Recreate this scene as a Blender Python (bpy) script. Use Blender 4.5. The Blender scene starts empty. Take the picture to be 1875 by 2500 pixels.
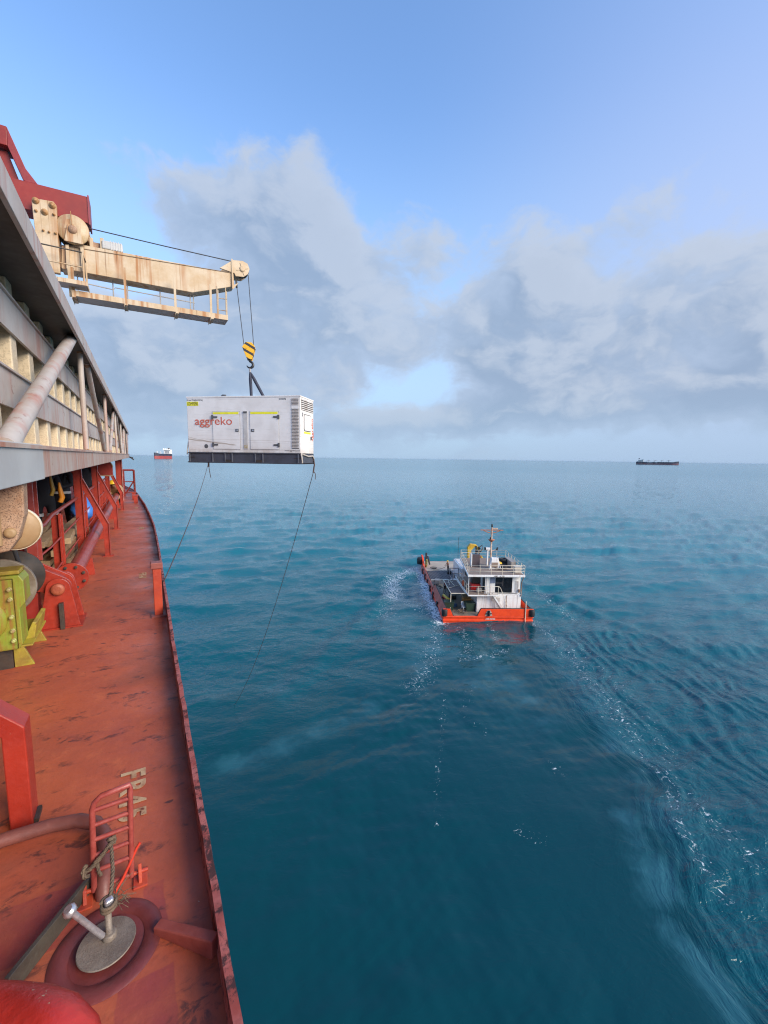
import bpy, math, random
import numpy as np
from mathutils import Vector, Matrix, Euler
random.seed(7); RNG = np.random.default_rng(11)
SC = bpy.context.scene; COL = SC.collection
PI = math.pi
def R(d): return math.radians(d)

# ------------------------------------------------------------------ camera
F_PX, CAM_H, SEA_Z = 1060.0, 1.7, -16.2
YAW = math.atan((937.5-343)/F_PX); ROLL = 0.0137; PITCH = math.atan((1250-1119.5)/F_PX)
_w = np.array([math.sin(YAW)*math.cos(PITCH), math.cos(YAW)*math.cos(PITCH), -math.sin(PITCH)])
_r0 = np.array([math.cos(YAW), -math.sin(YAW), 0.0]); _u0 = np.cross(_r0, _w)
_r = math.cos(ROLL)*_r0+math.sin(ROLL)*_u0; _u = -math.sin(ROLL)*_r0+math.cos(ROLL)*_u0
CAMP = np.array([0, 0, CAM_H])
cam = bpy.data.cameras.new('camera'); cam_o = bpy.data.objects.new('camera', cam); COL.objects.link(cam_o)
cam.sensor_fit = 'VERTICAL'; cam.sensor_height = 36.0; cam.lens = F_PX/2500*36
cam.clip_start = 0.05; cam.clip_end = 120000
cam_o.matrix_world = Matrix(((_r[0], _u[0], -_w[0], 0), (_r[1], _u[1], -_w[1], 0), (_r[2], _u[2], -_w[2], CAM_H), (0, 0, 0, 1)))
SC.camera = cam_o
def ray(x, y): return (x-937.5)/F_PX*_r-(y-1250)/F_PX*_u+_w
def G(x, y, z=0.0): d = ray(x, y); return CAMP+d*((z-CAM_H)/d[2])        # a photo point on a level plane
def VX(x, y, X): d = ray(x, y); return CAMP+d*(X/d[0])                     # ... on an upright plane along the ship
def VY(x, y, Y): d = ray(x, y); return CAMP+d*(Y/d[1])                     # ... on an upright plane across the ship
def AT(x, y, D): return CAMP+ray(x, y)*D

# ------------------------------------------------------------------ render settings
SC.render.engine = 'CYCLES'
SC.view_settings.view_transform = 'Standard'; SC.view_settings.look = 'None'
SC.view_settings.exposure = 1.5; SC.view_settings.gamma = 1.0; SC.view_settings.use_curve_mapping = False
SC.cycles.use_denoising = True
try: SC.cycles.denoiser = 'OPENIMAGEDENOISE'; SC.cycles.denoising_prefilter = 'NONE'
except Exception: pass
SC.cycles.max_bounces = 6; SC.cycles.diffuse_bounces = 3; SC.cycles.glossy_bounces = 3
SC.cycles.sample_clamp_indirect = 4.0; SC.cycles.filter_width = 1.15

# ------------------------------------------------------------------ node helper
class NT:
    def __init__(self, tree): self.t = tree; self.n = tree.nodes; self.l = tree.links
    def node(self, kind, **kw):
        n = self.n.new(kind)
        for k, v in kw.items(): setattr(n, k, v)
        return n
    def put(self, sock, v):
        if v is None: return
        if isinstance(v, bpy.types.NodeSocket): self.l.new(v, sock)
        else:
            if hasattr(sock, 'default_value'):
                try: sock.default_value = v
                except Exception: sock.default_value = tuple(v)+(1.0,)
    def m(self, op, a, b=None, c=None, clamp=False):
        n = self.node('ShaderNodeMath', operation=op, use_clamp=clamp)
        self.put(n.inputs[0], a); self.put(n.inputs[1], b); self.put(n.inputs[2], c)
        return n.outputs[0]
    def vm(self, op, a, b=None, scale=None):
        n = self.node('ShaderNodeVectorMath', operation=op)
        self.put(n.inputs[0], a); self.put(n.inputs[1], b)
        if scale is not None: self.put(n.inputs['Scale'], scale)
        return n.outputs['Value'] if op in ('LENGTH', 'DOT_PRODUCT', 'DISTANCE') else n.outputs[0]
    def sep(self, v):
        n = self.node('ShaderNodeSeparateXYZ'); self.put(n.inputs[0], v); return n.outputs
    def comb(self, x=0.0, y=0.0, z=0.0):
        n = self.node('ShaderNodeCombineXYZ')
        for i, v in enumerate((x, y, z)): self.put(n.inputs[i], v)
        return n.outputs[0]
    def noise(self, vec, scale, detail=4.0, rough=0.55, dist=0.0, lac=2.0, color=False):
        n = self.node('ShaderNodeTexNoise')
        self.put(n.inputs['Vector'], vec); self.put(n.inputs['Scale'], scale); self.put(n.inputs['Detail'], detail)
        self.put(n.inputs['Roughness'], rough); self.put(n.inputs['Distortion'], dist); self.put(n.inputs['Lacunarity'], lac)
        return n.outputs['Color' if color else 'Fac']
    def voro(self, vec, scale, feature='F1', rnd=1.0):
        n = self.node('ShaderNodeTexVoronoi', feature=feature)
        self.put(n.inputs['Vector'], vec); self.put(n.inputs['Scale'], scale); self.put(n.inputs['Randomness'], rnd)
        return n.outputs['Distance']
    def ss(self, v, lo, hi, a=0.0, b=1.0):
        n = self.node('ShaderNodeMapRange', interpolation_type='SMOOTHSTEP')
        self.put(n.inputs[0], v); self.put(n.inputs[1], lo); self.put(n.inputs[2], hi); self.put(n.inputs[3], a); self.put(n.inputs[4], b)
        return n.outputs[0]
    def lin(self, v, lo, hi, a=0.0, b=1.0):
        n = self.node('ShaderNodeMapRange')
        self.put(n.inputs[0], v); self.put(n.inputs[1], lo); self.put(n.inputs[2], hi); self.put(n.inputs[3], a); self.put(n.inputs[4], b)
        return n.outputs[0]
    def mix(self, f, a, b, blend='MIX'):
        n = self.node('ShaderNodeMix', data_type='RGBA', blend_type=blend)
        self.put(n.inputs[0], f); self.put(n.inputs[6], a); self.put(n.inputs[7], b)
        return n.outputs[2]
    def mapping(self, vec, scale=(1, 1, 1), loc=(0, 0, 0), rot=(0, 0, 0)):
        n = self.node('ShaderNodeMapping'); self.put(n.inputs['Vector'], vec)
        n.inputs['Scale'].default_value = scale; n.inputs['Location'].default_value = loc; n.inputs['Rotation'].default_value = rot
        return n.outputs[0]
    def coord(self, which='Object'): return self.node('ShaderNodeTexCoord').outputs[which]
    def bump(self, h, strength=0.3, dist=0.01, normal=None):
        n = self.node('ShaderNodeBump'); self.put(n.inputs['Height'], h); self.put(n.inputs['Strength'], strength); self.put(n.inputs['Distance'], dist)
        if normal is not None: self.put(n.inputs['Normal'], normal)
        return n.outputs[0]

# ------------------------------------------------------------------ sky and sun
SUN_AZ, SUN_EL = YAW+R(120), R(26)       # low over the sea off the ship's side, veiled by cloud
world = bpy.data.worlds.new('World'); SC.world = world; world.use_nodes = True
W = NT(world.node_tree); W.n.clear()
wout = W.node('ShaderNodeOutputWorld'); bg = W.node('ShaderNodeBackground')
sky = W.node('ShaderNodeTexSky', sky_type='NISHITA')
sky.sun_disc = False; sky.sun_elevation = SUN_EL; sky.sun_rotation = SUN_AZ; sky.altitude = 0; sky.air_density = 1.0; sky.dust_density = 0.6; sky.ozone_density = 2.0
D = W.vm('NORMALIZE', W.coord('Generated'))
dx, dy, dz = W.sep(D)
az = W.m('ARCTAN2', dx, dy); el = W.m('ARCSINE', dz)
def azel(px, py):
    d = ray(px, py); d = d/np.linalg.norm(d); return math.atan2(d[0], d[1]), math.asin(d[2])
P = W.comb(az, W.m('MULTIPLY', el, 1.15), W.m('MULTIPLY', dy, 0.15))
warp = W.vm('SCALE', W.vm('SUBTRACT', W.noise(P, 5.0, 4, 0.55, color=True), (0.5, 0.5, 0.5)), scale=0.13)
PW = W.vm('ADD', P, warp)
def blob(pv, px, py, rx, ry, amp, rot=0.0):
    """a soft heap of cloud centred on a direction; radii in degrees"""
    a0, e0 = azel(px, py)
    ax, ay, _ = pv
    u = W.m('SUBTRACT', ax, a0); v = W.m('SUBTRACT', ay, e0*1.15)
    if rot:
        c, s = math.cos(rot), math.sin(rot)
        uu = W.m('ADD', W.m('MULTIPLY', u, c/R(rx)), W.m('MULTIPLY', v, s/R(rx)))
        vv = W.m('ADD', W.m('MULTIPLY', u, -s/R(ry)), W.m('MULTIPLY', v, c/R(ry)))
    else: uu = W.m('MULTIPLY', u, 1/R(rx)); vv = W.m('MULTIPLY', v, 1/R(ry))
    q = W.m('MULTIPLY_ADD', uu, uu, W.m('MULTIPLY', vv, vv))
    return W.m('MULTIPLY', W.m('EXPONENT', W.m('MULTIPLY', q, -1.0)), amp)
#BLOBS#
BLOBS = [(470, 470, 6, 5, 0.50, 0), (590, 400, 5, 5, 0.42, 0), (760, 470, 6, 6.5, 0.66, 0), (560, 560, 8, 6, 0.5, 0), (720, 640, 8, 8, 0.72, 0),
         (830, 680, 5, 7, 0.62, 0), (880, 790, 6, 6, 0.72, -0.5), (960, 880, 4, 4, 0.55, 0), (700, 800, 8, 4, 0.5, 0),
         (420, 780, 9, 3.6, 0.78, 0.05), (300, 740, 5, 3, 0.5, 0), (330, 900, 6, 4, 0.62, 0), (470, 930, 5, 4.5, 0.62, 0), (690, 900, 10, 3.5, 0.66, 0.1), (820, 950, 6, 2.5, 0.5, 0),
         (1010, 620, 4.5, 4.5, 0.5, 0), (1030, 740, 3, 5, 0.3, 0), (1130, 800, 5, 6, 0.66, -0.4), (1300, 650, 3.6, 5.5, 0.62, 0), (1370, 690, 3.5, 3, 0.5, 0), (1270, 780, 8, 6, 0.72, 0),
         (1200, 890, 8, 4, 0.76, -0.2), (1330, 930, 9, 4.5, 0.9, -0.2), (1480, 860, 8, 5, 0.78, 0), (1600, 800, 6, 4, 0.6, 0.2), (1470, 650, 3, 3, 0.34, 0), (1620, 700, 5, 2.6, 0.42, 0.3),
         (1790, 710, 5, 3, 0.62, 0.2), (1860, 800, 5, 5, 0.72, 0), (1720, 950, 9, 3, 0.6, 0), (1560, 980, 12, 3, 0.62, 0), (1850, 930, 6, 4, 0.6, 0),
         (1000, 1010, 14, 2.2, 0.5, 0), (1350, 1030, 22, 2.2, 0.5, 0), (350, 1030, 16, 2.2, 0.4, 0), (700, 1050, 18, 2, 0.45, 0),
         (1600, 480, 10, 2.0, 0.30, 0.42), (1750, 500, 9, 3, 0.26, 0.3), (1420, 570, 7, 1.6, 0.24, 0.4), (1780, 610, 10, 2, 0.25, 0.2), (270, 340, 4, 3, 0.2, 0), (960, 530, 3, 2, 0.2, 0), (1030, 975, 8, 2.2, -0.62, 0.1), (1060, 905, 4, 2.0, -0.45, 0), (620, 985, 5, 1.6, -0.3, 0), (1500, 985, 5, 1.2, -0.35, 0), (930, 900, 3, 4, -0.25, 0), (1745, 890, 3, 2.2, -0.5, 0), (940, 640, 3.5, 7, -0.3, 0), (560, 960, 12, 3, 0.4, 0), (1680, 870, 6, 3, 0.30, 0), (1230, 1000, 16, 2.6, 0.4, 0), (620, 660, 10, 8, 0.22, 0), (1500, 720, 14, 6, 0.25, 0), (2050, 860, 10, 5, 0.7, 0), (2200, 700, 9, 5, 0.5, 0), (40, 900, 12, 5, 0.5, 0)]
bank = W.ss(W.noise(W.comb(az, W.m('MULTIPLY', el, 2.0), 3.3), 2.2, 2, 0.5), 0.5, 0.75, 0.0, 0.55)
inview = W.ss(W.m('COSINE', W.m('SUBTRACT', az, YAW)), 0.55, 0.8)
bank = W.m('MULTIPLY', W.m('MULTIPLY', bank, W.ss(el, R(42), R(10))), W.m('SUBTRACT', 1.0, inview))   # cloud banks go on all round the horizon
def field_at(pv, det):
    sp = W.sep(pv); tot = bank
    for b in BLOBS: tot = W.m('ADD', tot, blob(sp, *b))
    n = W.noise(W.vm('MULTIPLY', pv, (0.86, 1.2, 1)), 5.2, det, 0.58, 0.08); n3 = W.noise(W.vm('MULTIPLY', pv, (0.8, 1.25, 1)), 15.0, 6, 0.62, 0.05)
    bl = W.m('ABSOLUTE', W.m('SUBTRACT', W.m('MULTIPLY', W.noise(pv, 8.5, 3, 0.5), 2.0), 1.0))       # puffs
    tot = W.m('ADD', tot, W.m('MULTIPLY', W.m('SUBTRACT', 0.22, bl), 0.62)); tot = W.m('SUBTRACT', tot, W.ss(sp[1], R(27), R(42), 0.0, 0.55))
    return W.m('ADD', tot, W.m('ADD', W.m('MULTIPLY', W.m('SUBTRACT', n, 0.535), 2.3), W.m('MULTIPLY', W.m('SUBTRACT', n3, 0.5), 0.95)))
field = field_at(PW, 7); field2 = field_at(W.vm('ADD', PW, (0.045, 0.035, 0)), 5)
dens = W.ss(field, 0.04, 0.72)
relief = W.ss(W.m('SUBTRACT', field, field2), -0.25, 0.55)
thick = W.ss(field, 0.25, 1.5)
skyc = W.mix(1.0, sky.outputs[0], (0.95, 1.09, 1.24, 1), 'MULTIPLY')
SKYK = 0.101
skyc = W.mix(W.ss(el, R(38), R(6), 0.0, 0.85), skyc, (1.70, 2.36, 3.3, 1))
skyc = W.mix(W.m('MULTIPLY', W.ss(W.m('SINE', W.m('SUBTRACT', az, YAW)), 0.0, 0.7, 0.0, 0.58), W.ss(el, R(60), R(20))), skyc, (1.85, 2.1, 3.05, 1))   # towards the sun's side the blue turns violet
ccol = W.mix(thick, (1.66, 2.04, 2.68, 1), (1.09, 1.45, 2.03, 1))
ccol = W.mix(W.m('MULTIPLY', relief, 0.68), ccol, (2.12, 2.34, 2.72, 1))
alpha = W.m('MULTIPLY', dens, W.ss(el, R(-1), R(3), 0.6, 0.88))
final = W.mix(alpha, skyc, ccol)
# pale air low over the sea
final = W.mix(W.ss(el, R(10), R(-1), 0.0, 0.75), final, (1.36, 1.92, 2.62, 1))
W.put(bg.inputs['Color'], final); bg.inputs['Strength'].default_value = SKYK
W.l.new(bg.outputs[0], wout.inputs[0])
sun = bpy.data.lights.new('sun', 'SUN'); sun.energy = 1.8; sun.angle = R(34); sun.color = (1.0, 0.88, 0.72)
sun_o = bpy.data.objects.new('sun', sun); COL.objects.link(sun_o)
_sd = Vector((math.sin(SUN_AZ)*math.cos(SUN_EL), math.cos(SUN_AZ)*math.cos(SUN_EL), math.sin(SUN_EL)))
sun_o.rotation_euler = _sd.to_track_quat('Z', 'Y').to_euler()

# ------------------------------------------------------------------ sea
def tag(o, label=None, cat=None, group=None, kind=None):
    if label: o['label'] = label
    if cat: o['category'] = cat
    if group: o['group'] = group
    if kind: o['kind'] = kind
    return o
def polyline_dist(X, Y, pts):
    """distance to an open line, and the share along it"""
    best = np.full(X.shape, 1e9); al = np.zeros(X.shape); L = 0; segs = []
    for a, b in zip(pts[:-1], pts[1:]): segs.append((a, b, L)); L += math.hypot(b[0]-a[0], b[1]-a[1])
    for a, b, l0 in segs:
        ex, ey = b[0]-a[0], b[1]-a[1]; q = ex*ex+ey*ey
        t = np.clip(((X-a[0])*ex+(Y-a[1])*ey)/q, 0, 1)
        d = np.hypot(X-a[0]-t*ex, Y-a[1]-t*ey); k = d < best
        best = np.where(k, d, best); al = np.where(k, (l0+t*math.sqrt(q))/L, al)
    return best, al
def inside(X, Y, poly):
    c = np.zeros(X.shape, bool); n = len(poly)
    for i in range(n):
        x0, y0 = poly[i][:2]; x1, y1 = poly[(i+1) % n][:2]
        if y0 == y1: continue
        c ^= ((y0 > Y) != (y1 > Y)) & (X < (x1-x0)*(Y-y0)/(y1-y0)+x0)
    return c
def sstep(x, a, b): t = np.clip((x-a)/(b-a), 0, 1); return t*t*(3-2*t)
def vnoise(X, Y, s, seed):
    """smooth value noise"""
    g = np.random.default_rng(seed).random((256, 256)); x = X*s; y = Y*s
    xi = np.floor(x).astype(np.int64); yi = np.floor(y).astype(np.int64); fx = x-xi; fy = y-yi
    fx = fx*fx*(3-2*fx); fy = fy*fy*(3-2*fy); xi &= 255; yi &= 255; x1 = (xi+1) & 255; y1 = (yi+1) & 255
    return (g[xi, yi]*(1-fx)+g[x1, yi]*fx)*(1-fy)+(g[xi, y1]*(1-fx)+g[x1, y1]*fx)*fy
def SG(x, y): return G(x, y, SEA_Z)[:2]
BOAT = G(1191, 1516, SEA_Z); BOAT_HEAD = R(28.0)          # stern centre at the waterline; heading clockwise from the ship's
BF = np.array([math.sin(BOAT_HEAD), math.cos(BOAT_HEAD)]); BR = np.array([BF[1], -BF[0]])

NCOL, NROW = 860, 820
H_SEA = CAM_H-SEA_Z
a_in = np.linspace(-R(50), R(52), NCOL)+YAW
a_out = np.linspace(YAW+R(52), YAW+R(310), 60)[1:-1]
AZ = np.concatenate([a_in, a_out])
tt = np.linspace(0, 1, NROW)
dep = np.concatenate([[R(89)], np.arctan(np.linspace(math.tan(R(62)), math.tan(R(0.10)), NROW-26)), np.arctan(np.geomspace(math.tan(R(0.095)), H_SEA/38000, 25))])
RR = H_SEA/np.tan(dep)
RR = np.sort(RR); NR = len(RR)
A2, R2 = np.meshgrid(AZ, RR)
SX, SY = np.sin(A2)*R2, np.cos(A2)*R2
dRow = np.gradient(RR)[:, None]*np.ones_like(SX); dCol = R2*(a_in[1]-a_in[0])
spacing = np.maximum(dRow, dCol)
right_edge = [SG(*p) for p in [(1296, 1512), (1345, 1590), (1420, 1670), (1490, 1750), (1560, 1850), (1628, 1925), (1640, 2000), (1690, 2110), (1700, 2200), (1765, 2300), (1830, 2400), (1900, 2520), (1990, 2700)]]
left_edge = [SG(*p) for p in [(520, 1830), (640, 1740), (780, 1690), (900, 1650), (1000, 1600), (1075, 1525)]]
calm_poly = left_edge+right_edge+[SG(1600, 3600), (0.0, -3.0), (-3.0, -3.0), (-3.0, 20.0)]
ins = inside(SX, SY, calm_poly)
dr_, ar_ = polyline_dist(SX, SY, right_edge); dl_, al_ = polyline_dist(SX, SY, left_edge)
wob = (vnoise(SX, SY, 0.22, 3)-0.5)*5+(vnoise(SX, SY, 0.7, 4)-0.5)*1.6
sgn = np.where(ins, -1.0, 1.0)
dr_s = sgn*dr_+wob*0.45; dl_s = sgn*dl_+wob*1.6
near_r = dr_ < dl_
rough = np.where(near_r, sstep(dr_s, -1.2, 0.9), sstep(dl_s, -7, 9))
rough = np.where(ins, np.minimum(sstep(dr_s, -1.2, 0.9)+sstep(dl_s, -7, 9), 1), rough)
rough = np.clip(rough, 0.0, 1)
# wind waves
th0 = PI/2-(YAW-R(14))                                    # the wind blows almost away from the ship's quarter
Z = np.zeros_like(SX); wr = np.random.default_rng(5)
grp = 0.55+0.9*vnoise(SX, SY, 0.09, 9); near_k = 0.5+0.6*sstep(R2, 22, 90)
for i in range(84):
    lam = 0.42*(14.0/0.42)**((i+0.5)/84); k = 2*PI/lam
    th = th0+wr.normal(0, 0.5 if lam > 1.2 else 0.6)
    s = 0.031*(1.25 if 0.8 < lam < 3.0 else (1.0 if lam >= 3 else 0.95))
    fade = 1-sstep(spacing, lam*0.30, lam*0.62)
    ph = k*(SX*math.cos(th)+SY*math.sin(th))+wr.uniform(0, 2*PI)
    long_ = sstep(np.float64(lam), 3.0, 8.0)
    Z += (s/k)*(np.sin(ph)-0.28*np.cos(2*ph))*fade*(rough*grp*(1-long_)*near_k+long_*(0.35+0.65*rough)*near_k)
# slow swell and faint cat's-paws on the slick itself
cp_ = (1-rough)*vnoise(SX, SY, 0.12, 51)
for i in range(26):
    lam = 0.5*(6.0/0.5)**((i+0.5)/26); k = 2*PI/lam; th = th0+wr.normal(0, 0.7)
    Z += (0.019/k)*np.sin(k*(SX*math.cos(th)+SY*math.sin(th))+wr.uniform(0, 6.28)+2.5*vnoise(SX, SY, 0.25, 52))*cp_*(1-sstep(spacing, lam*0.3, lam*0.6))*1.6
# soft ridges of the wash along the right edge of the slick
rid = np.exp(-((dr_s-0.2)/2.6)**2)*sstep(ar_, 0.02, 0.2)
rp = dr_s*2*PI/0.85+(vnoise(SX, SY, 0.5, 21)-0.5)*7
Z += rid*0.024*np.sin(rp)*(vnoise(SX, SY, 0.35, 22)-0.1)*(1-sstep(spacing, 0.2, 0.4))
far_r = np.exp(-(np.maximum(dr_s-1, 0)/20.0)**2)*sstep(dr_s, 0, 3)*near_r*sstep(ar_, 0.0, 0.12)*(0.22+0.78*sstep(R2, 20, 50))
for lam, am, sd in ((0.8, 0.030, 40), (1.15, 0.046, 41), (1.7, 0.056, 42), (2.7, 0.060, 43)):
    rp = dr_s*2*PI/lam+(vnoise(SX, SY, 0.3/lam, sd)-0.5)*9
    Z += far_r*am*np.sin(rp)*(vnoise(SX, SY, 0.35/lam, sd+9)*1.5)*(1-sstep(spacing, lam*0.25, lam*0.45))
# small chop carried out to where single ripples merge
gi, gj = np.meshgrid(np.arange(NR), np.arange(len(AZ)), indexing='ij')
wq = 3.0*vnoise(gi/9.0, gj/23.0, 1.0, 64)
chop = (vnoise(gi/2.3+gj*0.071+wq, gj/7.3, 1.0, 61)-0.5)+0.8*(vnoise(gi/1.63-gj*0.113, gj/4.1+wq, 1.0, 62)-0.5)+0.7*(vnoise(gi/3.7+wq, gj/11.9-gi*0.05, 1.0, 65)-0.5)
Z += chop*np.minimum(0.11*dRow, 0.3)*rough*sstep(R2, 34, 110)*(1-sstep(R2, 900, 2500))*(0.6+0.8*vnoise(SX, SY, 0.02, 63))
# bow and quarter waves of the workboat
bx = (SX-BOAT[0])*BR[0]+(SY-BOAT[1])*BR[1]; bf = (SX-BOAT[0])*BF[0]+(SY-BOAT[1])*BF[1]
for sgn_ in (-1, 1):
    q = (sgn_*bx-5.6)-(24.0-bf)*0.36
    env = np.exp(-((24-bf-14)/26.0)**2)*(bf < 26)
    Z += 0.17*env*np.exp(-(q/2.2)**2)*np.cos(q*1.5)*(1-sstep(spacing, 0.7, 1.6))
# foam
foam = np.zeros_like(SX)
def streak(pts, wid, amp, px=True):
    global foam
    d, al = polyline_dist(SX, SY, [SG(*p) for p in pts] if px else pts)
    foam = np.maximum(foam, amp*np.exp(-(d/wid)**2))
streak([(1075, 1515), (1050, 1470), (1036, 1420), (1022, 1385)], 1.5, 1.0)
streak([(1015, 1385), (985, 1400), (955, 1425), (960, 1460)], 2.6, 0.86)
streak([(1060, 1500), (1010, 1480), (965, 1460), (945, 1500)], 2.8, 0.62)
streak([(1075, 1520), (1060, 1570), (1050, 1620), (1010, 1680)], 2.0, 0.62)
streak([(1120, 1530), (1145, 1570), (1130, 1610), (1200, 1600), (1235, 1590)], 1.1, 0.66)
streak([(1195, 1525), (1215, 1560)], 0.9, 0.62)
streak([(1300, 1515), (1350, 1555), (1400, 1610), (1470, 1700), (1540, 1790)], 1.9, 0.60)
streak([(1330, 1530), (1440, 1600), (1560, 1740), (1640, 1850)], 2.2, 0.50)
streak([(1310, 1440), (1345, 1470), (1400, 1510)], 1.7, 0.62)
streak([(1290, 1400), (1330, 1406), (1370, 1404)], 2.2, 0.6)
streak([(1640, 1940), (1650, 2010), (1700, 2080), (1760, 2180)], 0.7, 0.64)
streak([(1560, 1830), (1660, 1930), (1740, 2010), (1850, 2100)], 1.3, 0.60)
streak([(1085, 1690), (1080, 1790), (1070, 1880), (1065, 2010)], 0.45, 0.50)
streak([(1150, 1680), (1130, 1740), (1190, 1790)], 0.8, 0.5)
streak([(1270, 2030), (1330, 2060)], 0.8, 0.52)
streak([(1340, 1870), (1390, 1900)], 0.8, 0.5)
foam = np.clip(foam, 0, 1)
# water made paler by wake bubbles and, on the slick, painted cloud reflections
aer_refl = np.zeros_like(SX)
def milky(pts, wid, amp):
    global aer_refl
    d, al = polyline_dist(SX, SY, [SG(*p) for p in pts]); aer_refl = np.maximum(aer_refl, amp*np.exp(-(d/wid)**2))
milky([(1040, 1430), (990, 1450), (960, 1500), (1060, 1600)], 4.0, 0.8)
milky([(1190, 1540), (1180, 1640), (1250, 1720)], 3.5, 0.55)
milky([(1310, 1530), (1440, 1690), (1600, 1900), (1640, 2020)], 2.6, 0.5)
milky([(1520, 2000), (1580, 2080), (1620, 2190)], 1.0, 0.75)
milky([(1640, 2260), (1700, 2330), (1800, 2470)], 0.8, 0.7)
milky([(560, 1870), (660, 1835), (760, 1790), (900, 1730)], 1.3, 0.5)  # this and the next are cloud reflections painted into the water colour
milky([(500, 1700), (600, 1660), (720, 1690)], 2.2, 0.45)
aer_refl = np.clip(aer_refl*(0.45+0.8*vnoise(SX, SY, 0.6, 31)), 0, 1)
nC = len(AZ)
V = np.stack([SX, SY, Z], -1).reshape(-1, 3).astype(np.float32)
ii, jj = np.meshgrid(np.arange(NR-1), np.arange(nC), indexing='ij')
j2 = (jj+1) % nC
FQ = np.stack([ii*nC+jj, (ii+1)*nC+jj, (ii+1)*nC+j2, ii*nC+j2], -1).reshape(-1, 4)
FQ = FQ[:, ::-1].astype(np.int32)
me = bpy.data.meshes.new('sea')
me.vertices.add(len(V)); me.vertices.foreach_set('co', V.ravel())
me.loops.add(FQ.size); me.loops.foreach_set('vertex_index', FQ.ravel())
me.polygons.add(len(FQ)); me.polygons.foreach_set('loop_start', np.arange(0, FQ.size, 4, dtype=np.int32))
me.polygons.foreach_set('use_smooth', np.ones(len(FQ), bool))
me.update(calc_edges=True)
lit_far = sstep(R2, 20, 120)*(0.2+0.8*rough)  # paler away from the ship: the hull's shade is put into the colour
for nm, arr in (('rough_water', rough), ('foam', foam), ('bubbles_reflections', aer_refl), ('lit_far_water', lit_far), ('wake_across', dr_s), ('wake_along', ar_*60.0), ('wake_ridge', np.maximum(far_r, rid*0.8))):
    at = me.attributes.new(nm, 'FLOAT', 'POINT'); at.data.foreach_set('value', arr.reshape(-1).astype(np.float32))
sea = bpy.data.objects.new('sea', me); COL.objects.link(sea); sea.location = (0, 0, SEA_Z); sea['kind'] = 'structure'
def sea_material():
    m = bpy.data.materials.new('sea water'); m.use_nodes = True; T = NT(m.node_tree); T.n.clear()
    out = T.node('ShaderNodeOutputMaterial'); b = T.node('ShaderNodeBsdfPrincipled')
    def att(n): a = T.node('ShaderNodeAttribute', attribute_name=n); return a.outputs['Fac']
    rw, fo, bu = att('rough_water'), att('foam'), att('bubbles_reflections'); lf, wa, wl_, wr2 = att('lit_far_water'), att('wake_across'), att('wake_along'), att('wake_ridge')
    pos = T.coord('Object')
    al = T.mapping(pos, rot=(0, 0, -(th0-PI/2)))             # x along the crests, y across
    st = T.vm('MULTIPLY', al, (0.42, 1.0, 1.0))
    warp = T.vm('ADD', st, T.vm('SCALE', T.noise(pos, 0.6, 2, color=True), scale=0.9))
    h1 = T.noise(warp, 1.5, 3, 0.55); h2 = T.noise(warp, 5.2, 3, 0.55, 0.4)
    dist = T.vm('LENGTH', pos)
    fade = T.ss(dist, 80, 600, 1.0, 0.6)
    hh = T.m('ADD', T.m('MULTIPLY', h1, 0.085), T.m('MULTIPLY', h2, 0.034))
    rdg = T.m('SUBTRACT', 1.0, T.m('ABSOLUTE', T.m('SUBTRACT', T.m('MULTIPLY', T.noise(warp, 2.6, 2, 0.5), 2.0), 1.0)))          # sharp little crests
    hh = T.m('ADD', hh, T.m('MULTIPLY', rdg, 0.042))
    wv = T.comb(T.m('ADD', wa, T.m('MULTIPLY', T.noise(pos, 0.8, 2), 0.5)), T.m('MULTIPLY', wl_, 0.22), 0.0)
    r1 = T.m('SUBTRACT', 1.0, T.m('ABSOLUTE', T.m('SUBTRACT', T.m('MULTIPLY', T.noise(wv, 1.7, 3, 0.55), 2.0), 1.0)))
    r2_ = T.m('SUBTRACT', 1.0, T.m('ABSOLUTE', T.m('SUBTRACT', T.m('MULTIPLY', T.noise(wv, 4.1, 2, 0.5), 2.0), 1.0)))
    wk = T.m('MULTIPLY', T.m('ADD', T.m('MULTIPLY', r1, 0.07), T.m('MULTIPLY', r2_, 0.032)), wr2)
    h3 = T.noise(T.vm('MULTIPLY', warp, (1, 1.4, 1)), 11.0, 3, 0.6, 0.3); hh = T.m('ADD', hh, T.m('MULTIPLY', h3, 0.014))
    amp = T.m('ADD', T.m('MULTIPLY', rw, 0.82), 0.18)
    nrm = T.bump(T.m('ADD', T.m('MULTIPLY', hh, T.m('MULTIPLY', amp, fade)), wk), 1.0, 1.0)
    # foam: lacy white bubbles where the wash was churned
    c1 = T.noise(T.vm('ADD', pos, T.vm('SCALE', T.noise(pos, 1.4, 3, color=True), scale=1.2)), 4.2, 6, 0.75)
    lace = T.voro(T.vm('ADD', pos, T.vm('SCALE', T.noise(pos, 1.4, 3, color=True), scale=0.9)), 2.6, 'DISTANCE_TO_EDGE')
    lacem = T.ss(lace, 0.14, 0.0)
    fm = T.m('MULTIPLY', T.ss(T.m('ADD', T.m('ADD', c1, T.m('MULTIPLY', lacem, 0.10)), T.m('MULTIPLY', fo, 0.40)), 0.84, 0.98), T.ss(fo, 0.05, 0.4))
    body = T.mix(rw, (0.0008, 0.045, 0.060, 1), (0.002, 0.066, 0.090, 1))                     # slick darker, chop paler: a painted stand-in for shade near the hull
    var = T.noise(T.mapping(pos, scale=(1, 1, 1)), 0.02, 3)
    body = T.mix(T.ss(var, 0.35, 0.7, 0.0, 0.3), body, (0.003, 0.10, 0.13, 1))
    body = T.mix(lf, body, (0.012, 0.158, 0.205, 1))  # lightens far water only, so the painted shade stays by the hull
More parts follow.
